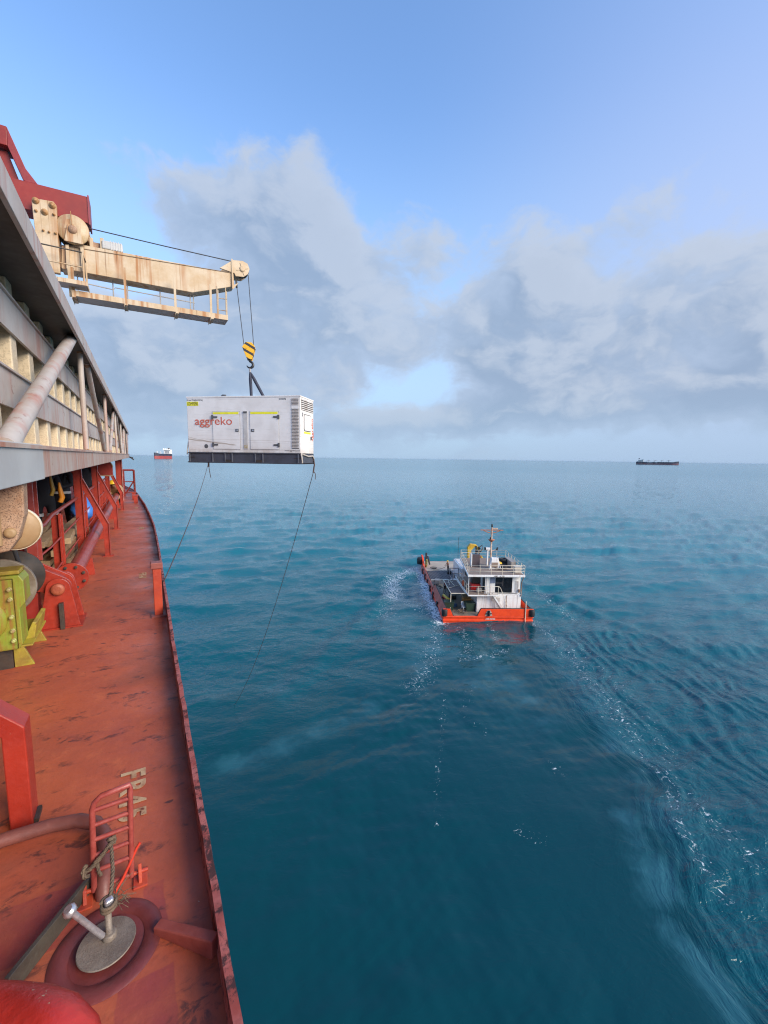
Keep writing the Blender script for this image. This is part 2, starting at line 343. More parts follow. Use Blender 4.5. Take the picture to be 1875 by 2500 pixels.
    edge = T.noise(T.vm('ADD', pos, T.vm('SCALE', T.noise(pos, 0.5, 3, color=True), scale=1.6)), 0.55, 4, 0.55)
    bm = T.ss(T.m('ADD', bu, T.m('MULTIPLY', T.m('SUBTRACT', edge, 0.5), 1.3)), 0.15, 0.85)
    body = T.mix(T.m('MULTIPLY', bm, T.ss(bu, 0.02, 0.25)), body, (0.02, 0.105, 0.135, 1))
    col = T.mix(fm, body, (0.62, 0.68, 0.70, 1))
    T.put(b.inputs['Base Color'], col); T.put(b.inputs['Roughness'], T.m('ADD', T.m('MULTIPLY', fm, 0.5), T.ss(dist, 40, 900, 0.04, 0.14)))
    b.inputs['IOR'].default_value = 1.333; T.put(b.inputs['Normal'], nrm)
    T.l.new(b.outputs[0], out.inputs[0]); return m
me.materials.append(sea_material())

# ------------------------------------------------------------------ mesh helpers
import bmesh
FRAME = {}
class MB:
    def __init__(s): s.v = []; s.f = []; s.sm = []
    def add(s, vs, fs, smooth=False):
        o = len(s.v); s.v += [tuple(float(c) for c in q) for q in vs]
        for f in fs: s.f.append(tuple(i+o for i in f)); s.sm.append(smooth)
        return s
    def box(s, c, d, rot=None):
        x, y, z = d[0]/2, d[1]/2, d[2]/2
        P = [Vector(q) for q in ((-x,-y,-z),(x,-y,-z),(x,y,-z),(-x,y,-z),(-x,-y,z),(x,-y,z),(x,y,z),(-x,y,z))]
        M = rot if rot is not None else Matrix.Identity(3)
        if not isinstance(M, Matrix): M = Euler(M).to_matrix()
        return s.add([M @ p+Vector(c) for p in P], [(0,3,2,1),(4,5,6,7),(0,1,5,4),(1,2,6,5),(2,3,7,6),(3,0,4,7)])
    def mm(s, x0, x1, y0, y1, z0, z1): return s.box(((x0+x1)/2, (y0+y1)/2, (z0+z1)/2), (abs(x1-x0), abs(y1-y0), abs(z1-z0)))
    def prism(s, poly, axis, a, b):
        """outline in the plane across `axis`, pushed from a to b"""
        def mk(p, t): return {'x': (t, p[0], p[1]), 'y': (p[0], t, p[1]), 'z': (p[0], p[1], t)}[axis]
        n = len(poly); vs = [mk(p, a) for p in poly]+[mk(p, b) for p in poly]
        return s.add(vs, [tuple(range(n))[::-1], tuple(range(n, 2*n))]+[(i, (i+1) % n, (i+1) % n+n, i+n) for i in range(n)])
    def tube(s, pts, r, n=10, cap=True, closed=False, r2=None):
        P = [Vector(p) for p in pts]; m = len(P); rad = r if hasattr(r, '__len__') else [r]*m
        T = []
        for i in range(m):
            a = P[i-1] if (i > 0 or closed) else P[i]; b = P[(i+1) % m] if (i < m-1 or closed) else P[i]
            T.append((b-a).normalized())
        up = Vector((0, 0, 1)) if abs(T[0].z) < 0.9 else Vector((1, 0, 0))
        N = (up-T[0]*up.dot(T[0])).normalized(); vs = []
        for i in range(m):
            if i: N = (N-T[i]*N.dot(T[i])).normalized()
            B = T[i].cross(N)
            for k in range(n):
                a = 2*PI*k/n; vs.append(P[i]+N*math.cos(a)*rad[i]+B*math.sin(a)*rad[i]*(r2 or 1))
        fs = [(i*n+k, i*n+(k+1) % n, ((i+1) % m)*n+(k+1) % n, ((i+1) % m)*n+k) for i in range(m if closed else m-1) for k in range(n)]
        s.add(vs, fs, True)
        if cap and not closed:
            s.add(vs[:n], [tuple(range(n))[::-1]]); s.add(vs[-n:], [tuple(range(n))])
        return s
    def cyl(s, a, b, r, n=16): return s.tube([a, b], r, n)
    def lathe(s, prof, c=(0, 0, 0), axis='z', n=24, smooth=True):
        m = len(prof); vs = []
        for r, h in prof:
            for k in range(n):
                a = 2*PI*k/n; u, w = r*math.cos(a), r*math.sin(a)
                q = {'z': (u, w, h), 'y': (u, h, w), 'x': (h, u, w)}[axis]
                vs.append((q[0]+c[0], q[1]+c[1], q[2]+c[2]))
        s.add(vs, [(i*n+k, i*n+(k+1) % n, (i+1)*n+(k+1) % n, (i+1)*n+k) for i in range(m-1) for k in range(n)], smooth)
        s.add(vs[:n], [tuple(range(n))]); s.add(vs[-n:], [tuple(range(n))]); return s
    def ball(s, c, r, n=12, m=8):
        rx, ry, rz = r if hasattr(r, '__len__') else (r, r, r); vs = [(c[0], c[1], c[2]+rz)]
        for i in range(1, m):
            t = PI*i/m
            for k in range(n): a = 2*PI*k/n; vs.append((c[0]+rx*math.sin(t)*math.cos(a), c[1]+ry*math.sin(t)*math.sin(a), c[2]+rz*math.cos(t)))
        vs.append((c[0], c[1], c[2]-rz)); L = len(vs)-1
        fs = [(0, 1+k, 1+(k+1) % n) for k in range(n)]
        fs += [(1+i*n+k, 1+(i+1)*n+k, 1+(i+1)*n+(k+1) % n, 1+i*n+(k+1) % n) for i in range(m-2) for k in range(n)]
        fs += [(1+(m-2)*n+k, L, 1+(m-2)*n+(k+1) % n) for k in range(n)]
        return s.add(vs, fs, True)
    def build(s, name, mat, parent=None, bevel=0.0, origin=None, label=None, seg=2):
        off = Vector(origin) if origin is not None else (FRAME.get(parent.name, Vector()) if parent is not None else Vector())
        me = bpy.data.meshes.new(name); me.from_pydata([tuple(Vector(v)-off) for v in s.v], [], s.f)
        me.polygons.foreach_set('use_smooth', s.sm)
        bm = bmesh.new(); bm.from_mesh(me); bmesh.ops.recalc_face_normals(bm, faces=bm.faces); bm.to_mesh(me); bm.free(); me.update()
        o = bpy.data.objects.new(name, me); COL.objects.link(o); me.materials.append(mat)
        if parent is not None: o.parent = parent
        else: o.location = off
        FRAME[o.name] = off
        if bevel:
            b = o.modifiers.new('edges', 'BEVEL'); b.width = bevel; b.segments = seg; b.limit_method = 'ANGLE'; b.angle_limit = R(40)
        if label: o['label'] = label
        return o
def thing(name, label, cat, loc=(0, 0, 0), rot=None, group=None, local=False):
    """an empty at a thing's base; its parts are given in world metres, or in its own frame when local"""
    o = bpy.data.objects.new(name, None); COL.objects.link(o); o.location = loc; o.empty_display_size = 0.1
    if rot is not None: o.rotation_euler = rot
    FRAME[o.name] = Vector((0, 0, 0)) if local else Vector(loc)
    return tag(o, label, cat, group)
def copy_thing(o, parent=None):
    c = o.copy(); COL.objects.link(c); c.parent = parent
    for ch in [x for x in o.children]: copy_thing(ch, c)
    return c
def lettering(text, size, mat, name='lettering', depth=0.001, bold=0.0, width=1.0, parent=None, M=None, align='LEFT', spacing=1.0):
    cu = bpy.data.curves.new(name, 'FONT'); cu.body = text; cu.size = size; cu.extrude = depth; cu.offset = bold; cu.align_x = align; cu.space_character = spacing
    o = bpy.data.objects.new(name, cu); COL.objects.link(o)
    dg = bpy.context.evaluated_depsgraph_get(); me = bpy.data.meshes.new_from_object(o.evaluated_get(dg))
    bpy.data.objects.remove(o); bpy.data.curves.remove(cu)
    me.transform(Matrix.Diagonal((width, 1, 1, 1)))
    if M is not None: me.transform(M)
    if parent is not None: me.transform(Matrix.Translation(-FRAME.get(parent.name, Vector())))
    me.materials.clear(); me.materials.append(mat); me.name = name
    o = bpy.data.objects.new(name, me); COL.objects.link(o)
    if parent is not None: o.parent = parent; FRAME[o.name] = FRAME.get(parent.name, Vector())
    return o
def arc(c, r, a0, a1, n, plane='xz'):
    out = []
    for i in range(n+1):
        a = a0+(a1-a0)*i/n; out.append((c[0]+r*math.cos(a), c[1]+r*math.sin(a)))
    return out

# ------------------------------------------------------------------ materials
MATS = {}
def paint(name, base, other=None, rust=0.0, rough=0.45, scale=4.0, streak=0.0, grime=0.0, chips=0.0, chipcol=(0.45, 0.36, 0.28), metal=0.0, bump=0.15, rustcol=(0.20, 0.062, 0.022), speck=0.0, seed=0.0, coat=0.0):
    if name in MATS: return MATS[name]
    m = bpy.data.materials.new(name); m.use_nodes = True; T = NT(m.node_tree); T.n.clear()
    out = T.node('ShaderNodeOutputMaterial'); b = T.node('ShaderNodeBsdfPrincipled')
    p = T.vm('ADD', T.coord('Object'), (seed*3.1, seed*1.7, seed*2.3))
    n1 = T.noise(p, scale, 5, 0.6); n2 = T.noise(p, scale*6, 4, 0.65)
    other = other or tuple(c*0.72 for c in base)
    col = T.mix(T.ss(n1, 0.35, 0.68), base+(1,), other+(1,))
    col = T.mix(T.ss(n2, 0.45, 0.8, 0.0, 0.22), col, tuple(min(1, c*1.35+0.02) for c in base)+(1,))
    rg = T.lin(n2, 0.3, 0.7, rough-0.08, rough+0.12)
    if grime:
        g = T.noise(T.vm('MULTIPLY', p, (1, 1, 0.6)), scale*0.8, 6, 0.7)
        col = T.mix(T.ss(g, 0.5, 0.78, 0.0, grime), col, tuple(c*0.3+0.012 for c in base)+(1,))
    if streak:
        st = T.noise(T.vm('MULTIPLY', p, (1, 1, 0.045)), scale*3.2, 4, 0.6)
        st2 = T.noise(T.vm('MULTIPLY', p, (1, 1, 0.3)), scale*0.9, 3, 0.5)
        sm = T.m('MULTIPLY', T.ss(st, 0.47, 0.64), T.ss(st2, 0.28, 0.58))
        col = T.mix(T.m('MULTIPLY', sm, streak), col, tuple(c*1.45 for c in rustcol)+(1,))
        ln = T.noise(T.vm('MULTIPLY', p, (1, 1, 0.02)), scale*8.5, 3, 0.55); col = T.mix(T.m('MULTIPLY', T.ss(ln, 0.63, 0.70), streak*0.8), col, tuple(c*0.75 for c in rustcol)+(1,))
    if rust:
        r_ = T.noise(p, scale*1.6, 8, 0.72, 0.3)
        rm = T.ss(r_, 0.72-0.32*rust, 0.82-0.32*rust)
        rc = T.mix(n2, rustcol+(1,), tuple(c*0.45 for c in rustcol)+(1,))
        col = T.mix(rm, col, rc); rg = T.m('ADD', rg, T.m('MULTIPLY', rm, 0.3))
    if chips:
        c_ = T.noise(T.vm('ADD', p, (9, 4, 2)), scale*4.5, 6, 0.7)
        col = T.mix(T.ss(c_, 0.80-0.2*chips, 0.83-0.2*chips), col, chipcol+(1,))
    if speck:
        v = T.noise(p, scale*22, 3, 0.8); col = T.mix(T.ss(v, 0.50, 0.62, 0.0, speck), col, (0.035, 0.022, 0.015, 1))
    T.put(b.inputs['Base Color'], col); T.put(b.inputs['Roughness'], rg); b.inputs['Metallic'].default_value = metal
    if coat: b.inputs['Coat Weight'].default_value = coat
    if bump:
        T.put(b.inputs['Normal'], T.bump(T.m('ADD', T.m('MULTIPLY', n1, 0.6), T.m('MULTIPLY', n2, 0.35)), bump, 0.02))
    T.l.new(b.outputs[0], out.inputs[0]); MATS[name] = m; return m
def plain(name, col, rough=0.5, metal=0.0, emit=0.0):
    if name in MATS: return MATS[name]
    m = bpy.data.materials.new(name); m.use_nodes = True; T = NT(m.node_tree); b = T.n['Principled BSDF']
    n = T.noise(T.coord('Object'), 7.0, 4, 0.6)
    T.put(b.inputs['Base Color'], T.mix(T.ss(n, 0.3, 0.75), col+(1,), tuple(c*0.78 for c in col)+(1,)))
    b.inputs['Roughness'].default_value = rough; b.inputs['Metallic'].default_value = metal
    if emit: b.inputs['Emission Color'].default_value = col+(1,); b.inputs['Emission Strength'].default_value = emit
    MATS[name] = m; return m
RED = paint('red ship paint', (0.34, 0.034, 0.018), (0.25, 0.024, 0.014), rust=0.16, rough=0.36, scale=6, grime=0.45, chips=0.52, chipcol=(0.46, 0.20, 0.12), bump=0.2)
REDB = paint('red beam paint', (0.28, 0.026, 0.018), (0.22, 0.020, 0.015), rust=0.22, rough=0.42, scale=3, bump=0.08)
PINK = paint('worn red pipe paint', (0.30, 0.055, 0.045), (0.24, 0.032, 0.024), rust=0.18, rough=0.34, scale=5, chips=0.15, chipcol=(0.46, 0.30, 0.28))
HATCH = paint('grey hatch steel', (0.43, 0.395, 0.37), (0.37, 0.31, 0.275), rust=0.30, rough=0.5, scale=3.2, streak=0.55, rustcol=(0.26, 0.085, 0.05), bump=0.08)
HATCHR = paint('rust washed hatch beam', (0.42, 0.35, 0.30), (0.38, 0.24, 0.18), rust=0.28, rough=0.52, scale=3.0, streak=0.9, rustcol=(0.26, 0.10, 0.06), bump=0.08)
CREAM = paint('cream hatch rib paint', (0.66, 0.56, 0.40), (0.58, 0.46, 0.31), rust=0.16, rough=0.55, scale=4, speck=0.25, bump=0.2)
CRANEP = paint('cream crane paint', (0.54, 0.43, 0.30), (0.46, 0.32, 0.18), rust=0.16, rough=0.5, scale=1.6, streak=0.95, rustcol=(0.24, 0.10, 0.028), bump=0.04)
CRANED = paint('grey walkway underside', (0.42, 0.39, 0.36), (0.34, 0.30, 0.27), rust=0.2, rough=0.6, scale=2.5, bump=0.05)
RUSTY = paint('speckled rusty bracket', (0.42, 0.27, 0.18), (0.30, 0.17, 0.10), rust=0.35, rough=0.7, scale=9, speck=0.75, bump=0.5)
TAN = paint('tan roller paint', (0.31, 0.19, 0.09), (0.38, 0.26, 0.14), rust=0.15, rough=0.5, scale=6)
DARK = paint('dark greasy steel', (0.030, 0.026, 0.024), (0.055, 0.040, 0.030), rust=0.2, rough=0.5, scale=9)
GREEN = paint('yellow green machine paint', (0.22, 0.29, 0.032), (0.27, 0.24, 0.028), rust=0.36, rough=0.42, scale=6, streak=0.8, grime=0.6, chips=0.3, chipcol=(0.16, 0.07, 0.03), bump=0.3)
YELLG = paint('yellow stained base paint', (0.36, 0.30, 0.03), (0.26, 0.17, 0.03), rust=0.42, rough=0.5, scale=7, grime=0.5)
STEEL = paint('bright steel', (0.62, 0.62, 0.66), (0.50, 0.49, 0.52), rust=0.06, rough=0.32, scale=14, metal=0.75)
PLATE = paint('scuffed grey plate', (0.24, 0.20, 0.165), (0.17, 0.135, 0.11), rust=0.25, rough=0.55, scale=12, speck=0.35, metal=0.2, bump=0.3)
ROPE = paint('weathered rope', (0.17, 0.12, 0.08), (0.10, 0.072, 0.05), rough=0.9, scale=40, bump=0.6)
CABLE = plain('wire rope', (0.035, 0.035, 0.04), 0.5)
WOOD = paint('grey brown timber', (0.40, 0.28, 0.16), (0.30, 0.20, 0.11), rough=0.75, scale=6, grime=0.4, bump=0.3)
NAVY = plain('dark navy overalls', (0.010, 0.012, 0.020), 0.85)
REFLECT = plain('silver reflective tape', (0.55, 0.56, 0.58), 0.4)
SKIN = plain('skin', (0.30, 0.16, 0.10), 0.6)
YELL = plain('yellow plastic', (0.72, 0.46, 0.02), 0.4)
ORANGE = plain('orange cloth', (0.75, 0.16, 0.02), 0.7)
BLUE = plain('blue plastic sheet', (0.055, 0.20, 0.62), 0.35)
WHITEP = plain('white plastic', (0.74, 0.74, 0.73), 0.4)
BLACK = plain('black rubber', (0.018, 0.018, 0.020), 0.6)

# ------------------------------------------------------------------ the ship: side deck
def deck_material():
    m = bpy.data.materials.new('red oxide deck'); m.use_nodes = True; T = NT(m.node_tree); T.n.clear()
    out = T.node('ShaderNodeOutputMaterial'); b = T.node('ShaderNodeBsdfPrincipled'); p = T.coord('Object')
    x, y, z = T.sep(p)
    n1 = T.noise(p, 1.3, 6, 0.62); n2 = T.noise(p, 7, 6, 0.7); n3 = T.noise(p, 38, 4, 0.7)
    col = T.mix(T.ss(n1, 0.32, 0.68), (0.49, 0.112, 0.050, 1), (0.37, 0.078, 0.038, 1))
    col = T.mix(T.ss(n2, 0.52, 0.72, 0, 0.6), col, (0.54, 0.135, 0.052, 1))                    # orange fresh rust
    col = T.mix(T.ss(n3, 0.45, 0.75, 0, 0.25), col, (0.24, 0.062, 0.038, 1))
    # repainted maroon patches with straight, brushed edges
    w = T.vm('SCALE', T.noise(p, 9, 3, color=True), scale=0.03)
    wx, wy, _ = T.sep(T.vm('ADD', p, w))
    def rect(x0, x1, y0, y1, k=0.0):
        u = T.m('ADD', wx, T.m('MULTIPLY', wy, k))
        a = T.m('MULTIPLY', T.ss(u, x0-0.003, x0+0.003), T.ss(u, x1+0.003, x1-0.003))
        return T.m('MULTIPLY', a, T.m('MULTIPLY', T.ss(wy, y0-0.004, y0+0.004), T.ss(wy, y1+0.004, y1-0.004)))
    maroon = T.m('MAXIMUM', rect(-0.60, -0.26, 1.70, 1.95), T.m('MAXIMUM', rect(-0.13, 0.035, 1.05, 1.46), rect(-0.05, 0.02, 1.60, 1.80)))
    col = T.mix(T.m('MULTIPLY', maroon, T.ss(n2, 0.25, 0.62, 0.9, 0.45)), col, (0.27, 0.042, 0.045, 1))
    # grease and boot scuffs, dragged across the deck
    s1 = T.noise(T.vm('MULTIPLY', p, (1.0, 2.0, 1)), 3.1, 5, 0.65, 0.5); s2 = T.noise(T.vm('MULTIPLY', p, (1, 1.6, 1)), 11, 5, 0.7, 0.6)
    sm = T.m('MULTIPLY', T.ss(s1, 0.52, 0.64), T.ss(s2, 0.47, 0.60))
    col = T.mix(T.m('MULTIPLY', sm, 0.75), col, (0.030, 0.020, 0.022, 1))
    s3 = T.noise(T.vm('ADD', p, (5, 3, 0)), 1.9, 4, 0.6); col = T.mix(T.ss(s3, 0.56, 0.72, 0, 0.45), col, (0.26, 0.058, 0.050, 1))
    # dark wet dirt along the waterway
    e = T.m('ADD', x, T.m('MULTIPLY', T.m('SUBTRACT', T.noise(T.vm('MULTIPLY', p, (1, 0.35, 1)), 6, 6, 0.7), 0.5), 0.42))
    col = T.mix(T.ss(e, 0.04, 0.19, 0, 0.5), col, (0.13, 0.055, 0.034, 1))
    z1 = T.noise(T.vm('ADD', p, (1, 9, 0)), 0.9, 5, 0.6); col = T.mix(T.ss(z1, 0.50, 0.64, 0, 0.5), col, (0.22, 0.070, 0.042, 1))      # trodden brown areas
    sp_ = T.voro(T.vm('MULTIPLY', T.vm('ADD', p, T.vm('SCALE', T.noise(p, 12, 2, color=True), scale=0.06)), (1.0, 1.5, 1)), 7.0); spm = T.m('MULTIPLY', T.ss(sp_, 0.15, 0.09), T.ss(T.noise(p, 2.1, 3), 0.50, 0.58)); col = T.mix(T.m('MULTIPLY', spm, 0.8), col, (0.045, 0.024, 0.026, 1))     # drips of grease
    # pale paint drips and chips
    v = T.noise(T.vm('ADD', p, (2, 7, 0)), 23, 3, 0.75); col = T.mix(T.ss(v, 0.735, 0.755), col, (0.50, 0.36, 0.28, 1))
    v2 = T.noise(T.vm('ADD', p, (8, 1, 0)), 15, 4, 0.7); col = T.mix(T.ss(v2, 0.70, 0.73), col, (0.022, 0.016, 0.016, 1))
    T.put(b.inputs['Base Color'], col); T.put(b.inputs['Roughness'], T.m('ADD', T.lin(n2, 0.3, 0.7, -0.06, 0.14), T.ss(n1, 0.35, 0.65, 0.34, 0.58)))
    T.put(b.inputs['Normal'], T.bump(T.m('ADD', T.m('ADD', n1, T.m('MULTIPLY', n2, 0.3)), T.m('MULTIPLY', n3, 0.12)), 0.35, 0.03))
    T.l.new(b.outputs[0], out.inputs[0]); return m
EDGE = [(0.150, -4.0), (0.150, 0.8), (0.150, 1.25), (0.152, 1.8), (0.156, 3.0), (0.165, 4.4), (0.18, 6.0), (0.205, 8.5), (0.205, 11.0), (0.15, 13.5), (0.07, 16.0), (-0.05, 18.5), (-0.16, 20.8), (-0.36, 23.5), (-0.8, 26.5), (-1.7, 29.5), (-3.2, 32.0), (-6.0, 34.0)]
deck_mb = MB(); nE = len(EDGE)
deck_mb.add([(x, y, 0.0) for x, y in EDGE]+[(-14.0, y, 0.0) for x, y in EDGE], [(i, i+1, nE+i+1, nE+i) for i in range(nE-1)])
deck = deck_mb.build('deck', deck_material()); deck['kind'] = 'structure'
HULLM = paint('hull red paint', (0.16, 0.022, 0.016), (0.11, 0.016, 0.013), rust=0.25, rough=0.5, scale=0.8, streak=0.6)
hb = MB()
hv = [(x+0.005, y, -0.006) for x, y in EDGE]+[(x-0.25-max(0, (y-12))*0.03, y, SEA_Z-1.5) for x, y in EDGE]
hb.add(hv, [(i, i+1, nE+i+1, nE+i) for i in range(nE-1)], True)
hb.build('hull_side', HULLM, deck)
GUN = paint('chipped gunwale paint', (0.42, 0.13, 0.115), (0.30, 0.06, 0.045), rust=0.72, rough=0.5, scale=9, grime=0.9, chips=0.3, chipcol=(0.50, 0.34, 0.30), rustcol=(0.075, 0.028, 0.030))
gb = MB(); gh = 0.125
fine = []
for (x0, y0), (x1, y1) in zip(EDGE[:-1], EDGE[1:]):
    n = max(1, int((y1-y0)/(0.12 if y0 < 3.5 else 0.6)))
    fine += [(x0+(x1-x0)*i/n, y0+(y1-y0)*i/n) for i in range(n)]
fine.append(EDGE[-1]); nf = len(fine)
jit = [(RNG.normal(0, 0.0016), RNG.normal(0, 0.002)) for _ in fine]
sec = [(0.0, 0.0), (0.006, gh-0.02), (0.001, gh), (0.026, gh+0.003), (0.028, gh-0.015), (0.020, 0.0), (0.020, -0.3)]
gv = []
for (x, y), (jx, jz) in zip(fine, jit): gv += [(x+dx+(jx if k > 0 else 0), y, dz_+(jz if 0 < k < 5 else 0)) for k, (dx, dz_) in enumerate(sec)]
ns = len(sec)
gb.add(gv, [(i*ns+k, i*ns+k+1, (i+1)*ns+k+1, (i+1)*ns+k) for i in range(nf-1) for k in range(ns-1)])
gb.build('gunwale', GUN, deck)
k = MB(); pa, pb = Vector((-0.025, 1.585, 0.03)), Vector((0.148, 1.40, 0.072)); dv = (pb-pa).normalized(); sd = dv.cross(Vector((0, 0, 1))).normalized()*0.019; dn = Vector((0, 0, -0.06))
k.add([pa+sd, pa-sd, pb-sd, pb+sd, pa+sd+Vector((0, 0, -0.03)), pa-sd+Vector((0, 0, -0.03)), pb-sd+Vector((0, 0, -0.072)), pb+sd+Vector((0, 0, -0.072))], [(0, 1, 2, 3), (7, 6, 5, 4), (0, 4, 5, 1), (1, 5, 6, 2), (2, 6, 7, 3), (3, 7, 4, 0)])
k.build('gunwale_bracket', paint('dusty red bracket', (0.33, 0.07, 0.05), (0.25, 0.045, 0.03), rust=0.25, rough=0.5, scale=12, grime=0.4), deck, bevel=0.004)
LETTER = paint('worn cream lettering', (0.50, 0.34, 0.20), (0.34, 0.17, 0.09), rust=0.42, rough=0.7, scale=22, bump=0, rustcol=(0.22, 0.062, 0.04))
for txt, yy, xx, sz in (('FR45', 2.545, -0.163, 0.155), ('FR40', 7.08, -0.085, 0.13), ('FR35', 11.7, -0.085, 0.13), ('FR30', 16.3, -0.22, 0.13)):
    Ml = Matrix.Translation((xx, yy, 0.004)) @ Matrix.Rotation(R(-90), 4, 'Z')
    lettering(txt, sz, LETTER, 'frame_number', 0.0006, 0.005, 0.95, deck, Ml, spacing=1.30)

# ------------------------------------------------------------------ the hatch cover over the side deck
hatch = thing('hatch_cover', 'long grey steel hatch cover braced with tubes, hanging over the red side deck', 'hatch cover', (-0.6, 2.0, 1.6))
y0, y1 = -0.6, 21.5
MB().mm(-9.0, -0.60, y0, y1, 2.60, 2.66).build('top_plate', HATCH, hatch)
lip = MB(); lip.mm(-0.598, -0.372, y0, y1, 2.585, 2.60); lip.mm(-0.372, -0.355, y0, y1, 2.565, 2.668)
UNDER = paint('dark underside', (0.085, 0.075, 0.062), (0.055, 0.046, 0.038), rust=0.2, rough=0.7, scale=4)  # whole underside set darker than the hatch steel
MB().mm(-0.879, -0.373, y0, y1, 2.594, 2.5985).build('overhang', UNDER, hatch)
MB().mm(-0.372, -0.352, y0, y1, 2.560, 2.672).build('top_flange', HATCH, hatch, bevel=0.003)
MB().mm(-9.0, -0.88, y0, y1, 1.60, 2.60).build('inner_wall', CREAM, hatch)
nrib = int((y1-y0)/0.43); rib0 = None
for i in range(nrib):
    yy = y0+0.2+i*0.43
    if rib0 is None:
        rib0 = MB(); rib0.box((-0.715, 0, 2.167), (0.328, 0.12, 0.85)); rib0 = rib0.build('rib', CREAM, None, bevel=0.006, origin=(0, 0, 0)); rib0.parent = hatch; rib0.location = Vector((0, yy, 0))-FRAME[hatch.name]
    else:
        c = rib0.copy(); COL.objects.link(c); c.parent = hatch; c.location = Vector((0, yy, 0))-FRAME[hatch.name]
for z0, z1 in ((1.924, 2.10), (2.307, 2.475)):
    k = MB(); k.mm(-0.548, -0.534, y0, y1, z0, z1); k.mm(-0.548, -0.522, y0, y1, z1, z1+0.010)
    k.build('stringer', HATCH, hatch)
nb = MB(); nb.mm(-0.87, -0.362, y0, y1, 1.72, 1.735)
nb.build('bottom_shelf', HATCHR, hatch)
MB().mm(-0.40, -0.372, 2.42, y1, 1.595, 1.738).build('bottom_beam', HATCHR, hatch, bevel=0.003)
MB().mm(-0.402, -0.370, y0, 2.418, 1.590, 1.740).build('bottom_beam', paint('smooth grey end plate', (0.43, 0.43, 0.42), (0.37, 0.36, 0.35), rust=0.1, rough=0.45, scale=2.5, bump=0.04), hatch, bevel=0.003)
def brace(a, b, r, plain_foot=False):
    dd = Vector((0, b[0]-a[0], b[1]-a[1])).normalized()*(0.05 if abs(b[0]-a[0]) > 0.3 else 0); k = MB(); k.tube([Vector((-0.415, a[0], a[1]))-dd, Vector((-0.415, b[0], b[1]))+dd], r, 14); k.build('truss_tube', HATCH, hatch)
    for q in ((b,) if plain_foot else (a, b)):
        d = Vector((0, q[0]-(a[0]+b[0])/2, q[1]-(a[1]+b[1])/2)).normalized(); p_ = Vector((-0.415, q[0], q[1]))
        w = MB(); w.tube([p_-d*0.012, p_+d*0.03], [r*1.02, r*1.06], 14); w.build('weld_seam', RUSTY, hatch)
zt, zb = 2.588, 1.738
brace((2.05, zb), (4.22, zt), 0.039, True)
for i in range(6):
    yv = 4.76+3.08*i; brace((yv, zb), (yv, zt), 0.022)
    if i % 2 == 0: brace((yv+0.62, zt), (yv+2.42, zb), 0.025)
    else: brace((yv+0.55, zb), (yv+2.5, zt), 0.025)
# a roller and its bracket under the near end
wh = MB(); wh.prism([(-0.60, 1.60), (-0.385, 1.60), (-0.39, 1.47), (-0.415, 1.38), (-0.445, 1.335), (-0.50, 1.325), (-0.60, 1.36)], 'y', 2.08, 2.15)
wbk = wh.build('roller_bracket', RUSTY, hatch, bevel=0.006)
MB().tube([(-0.475, 2.072, 1.60), (-0.475, 2.072, 1.36)], 0.017, 10).build('bracket_bar', TAN, wbk)
wl = MB(); wl.lathe([(0.02, 2.15), (0.074, 2.15), (0.083, 2.162), (0.083, 2.178), (0.066, 2.19), (0.066, 2.235), (0.02, 2.24)], (-0.438, 0, 1.408), 'y', 36)
wr_ = wl.build('roller', TAN, hatch)
MB().lathe([(0.008, 2.066), (0.017, 2.067), (0.019, 2.072), (0.019, 2.081)], (-0.435, 0, 1.405), 'y', 20).build('axle_cap', TAN, wr_)
MB().lathe([(0.0835, 2.160), (0.0855, 2.166), (0.0855, 2.177), (0.0835, 2.181)], (-0.438, 0, 1.408), 'y', 36).build('tread', paint('pale roller rim', (0.66, 0.58, 0.44), (0.60, 0.5, 0.36), rough=0.45, scale=9), wr_)
k = MB(); k.tube([(-0.40, 21.5, 1.63), (-0.34, 21.75, 1.60), (-0.27, 21.9, 1.58)], 0.035, 8); k.tube([(-0.33, 21.7, 1.60), (-0.22, 21.72, 1.50)], 0.025, 8); k.build('end_cleat', DARK, hatch)

# hatch coaming, dark in the shade behind the rail
co = MB(); co.mm(-3.2, -2.55, 5.9, 24, 0.0, 1.35)
coam = co.build('hatch_coaming', REDB, origin=(-2.9, 14, 0)); tag(coam, 'red steel coaming wall in the shade under the hatch cover', 'coaming')
rb = thing('runway_beam', 'red box beam with a rounded chipped end under the hatch cover', 'beam', (-0.7, 15.0, 0))
k = MB(); k.prism([(-3.0, 1.10), (-0.70, 1.10), (-0.70, 1.34)]+[(-0.70-0.24*(1-math.cos(a)), 1.34+0.21*math.sin(a)) for a in np.linspace(0.2, PI/2, 7)]+[(-3.0, 1.55)], 'y', 14.86, 15.14)
k.build('girder', REDB, rb, bevel=0.01)
k = MB(); pts = [(-0.692, 14.85, 1.34)]+[(-0.695-0.24*(1-math.cos(a)), 14.85, 1.345+0.215*math.sin(a)) for a in np.linspace(0.2, PI/2, 7)]
k.tube(pts, 0.016, 8); k.build('edge_strip', TAN, rb)
k = MB(); k.mm(-1.55, -0.702, 14.85, 14.87, 1.086, 1.118); k.build('rust_strip', RUSTY, rb)
pl = thing('support_pillar', 'tall red pillar holding up the far end of the hatch cover', 'pillar', (-0.7, 19.0, 0))
MB().mm(-0.80, -0.60, 18.95, 19.25, 0, 1.60).build('post', RED, pl, bevel=0.008)
k = MB(); k.mm(-0.60, -0.585, 18.9, 19.3, 0.0, 1.62); k.build('flange', paint('chipped pale edge', (0.36, 0.07, 0.06), (0.5, 0.3, 0.26), rust=0.3, scale=12), pl)

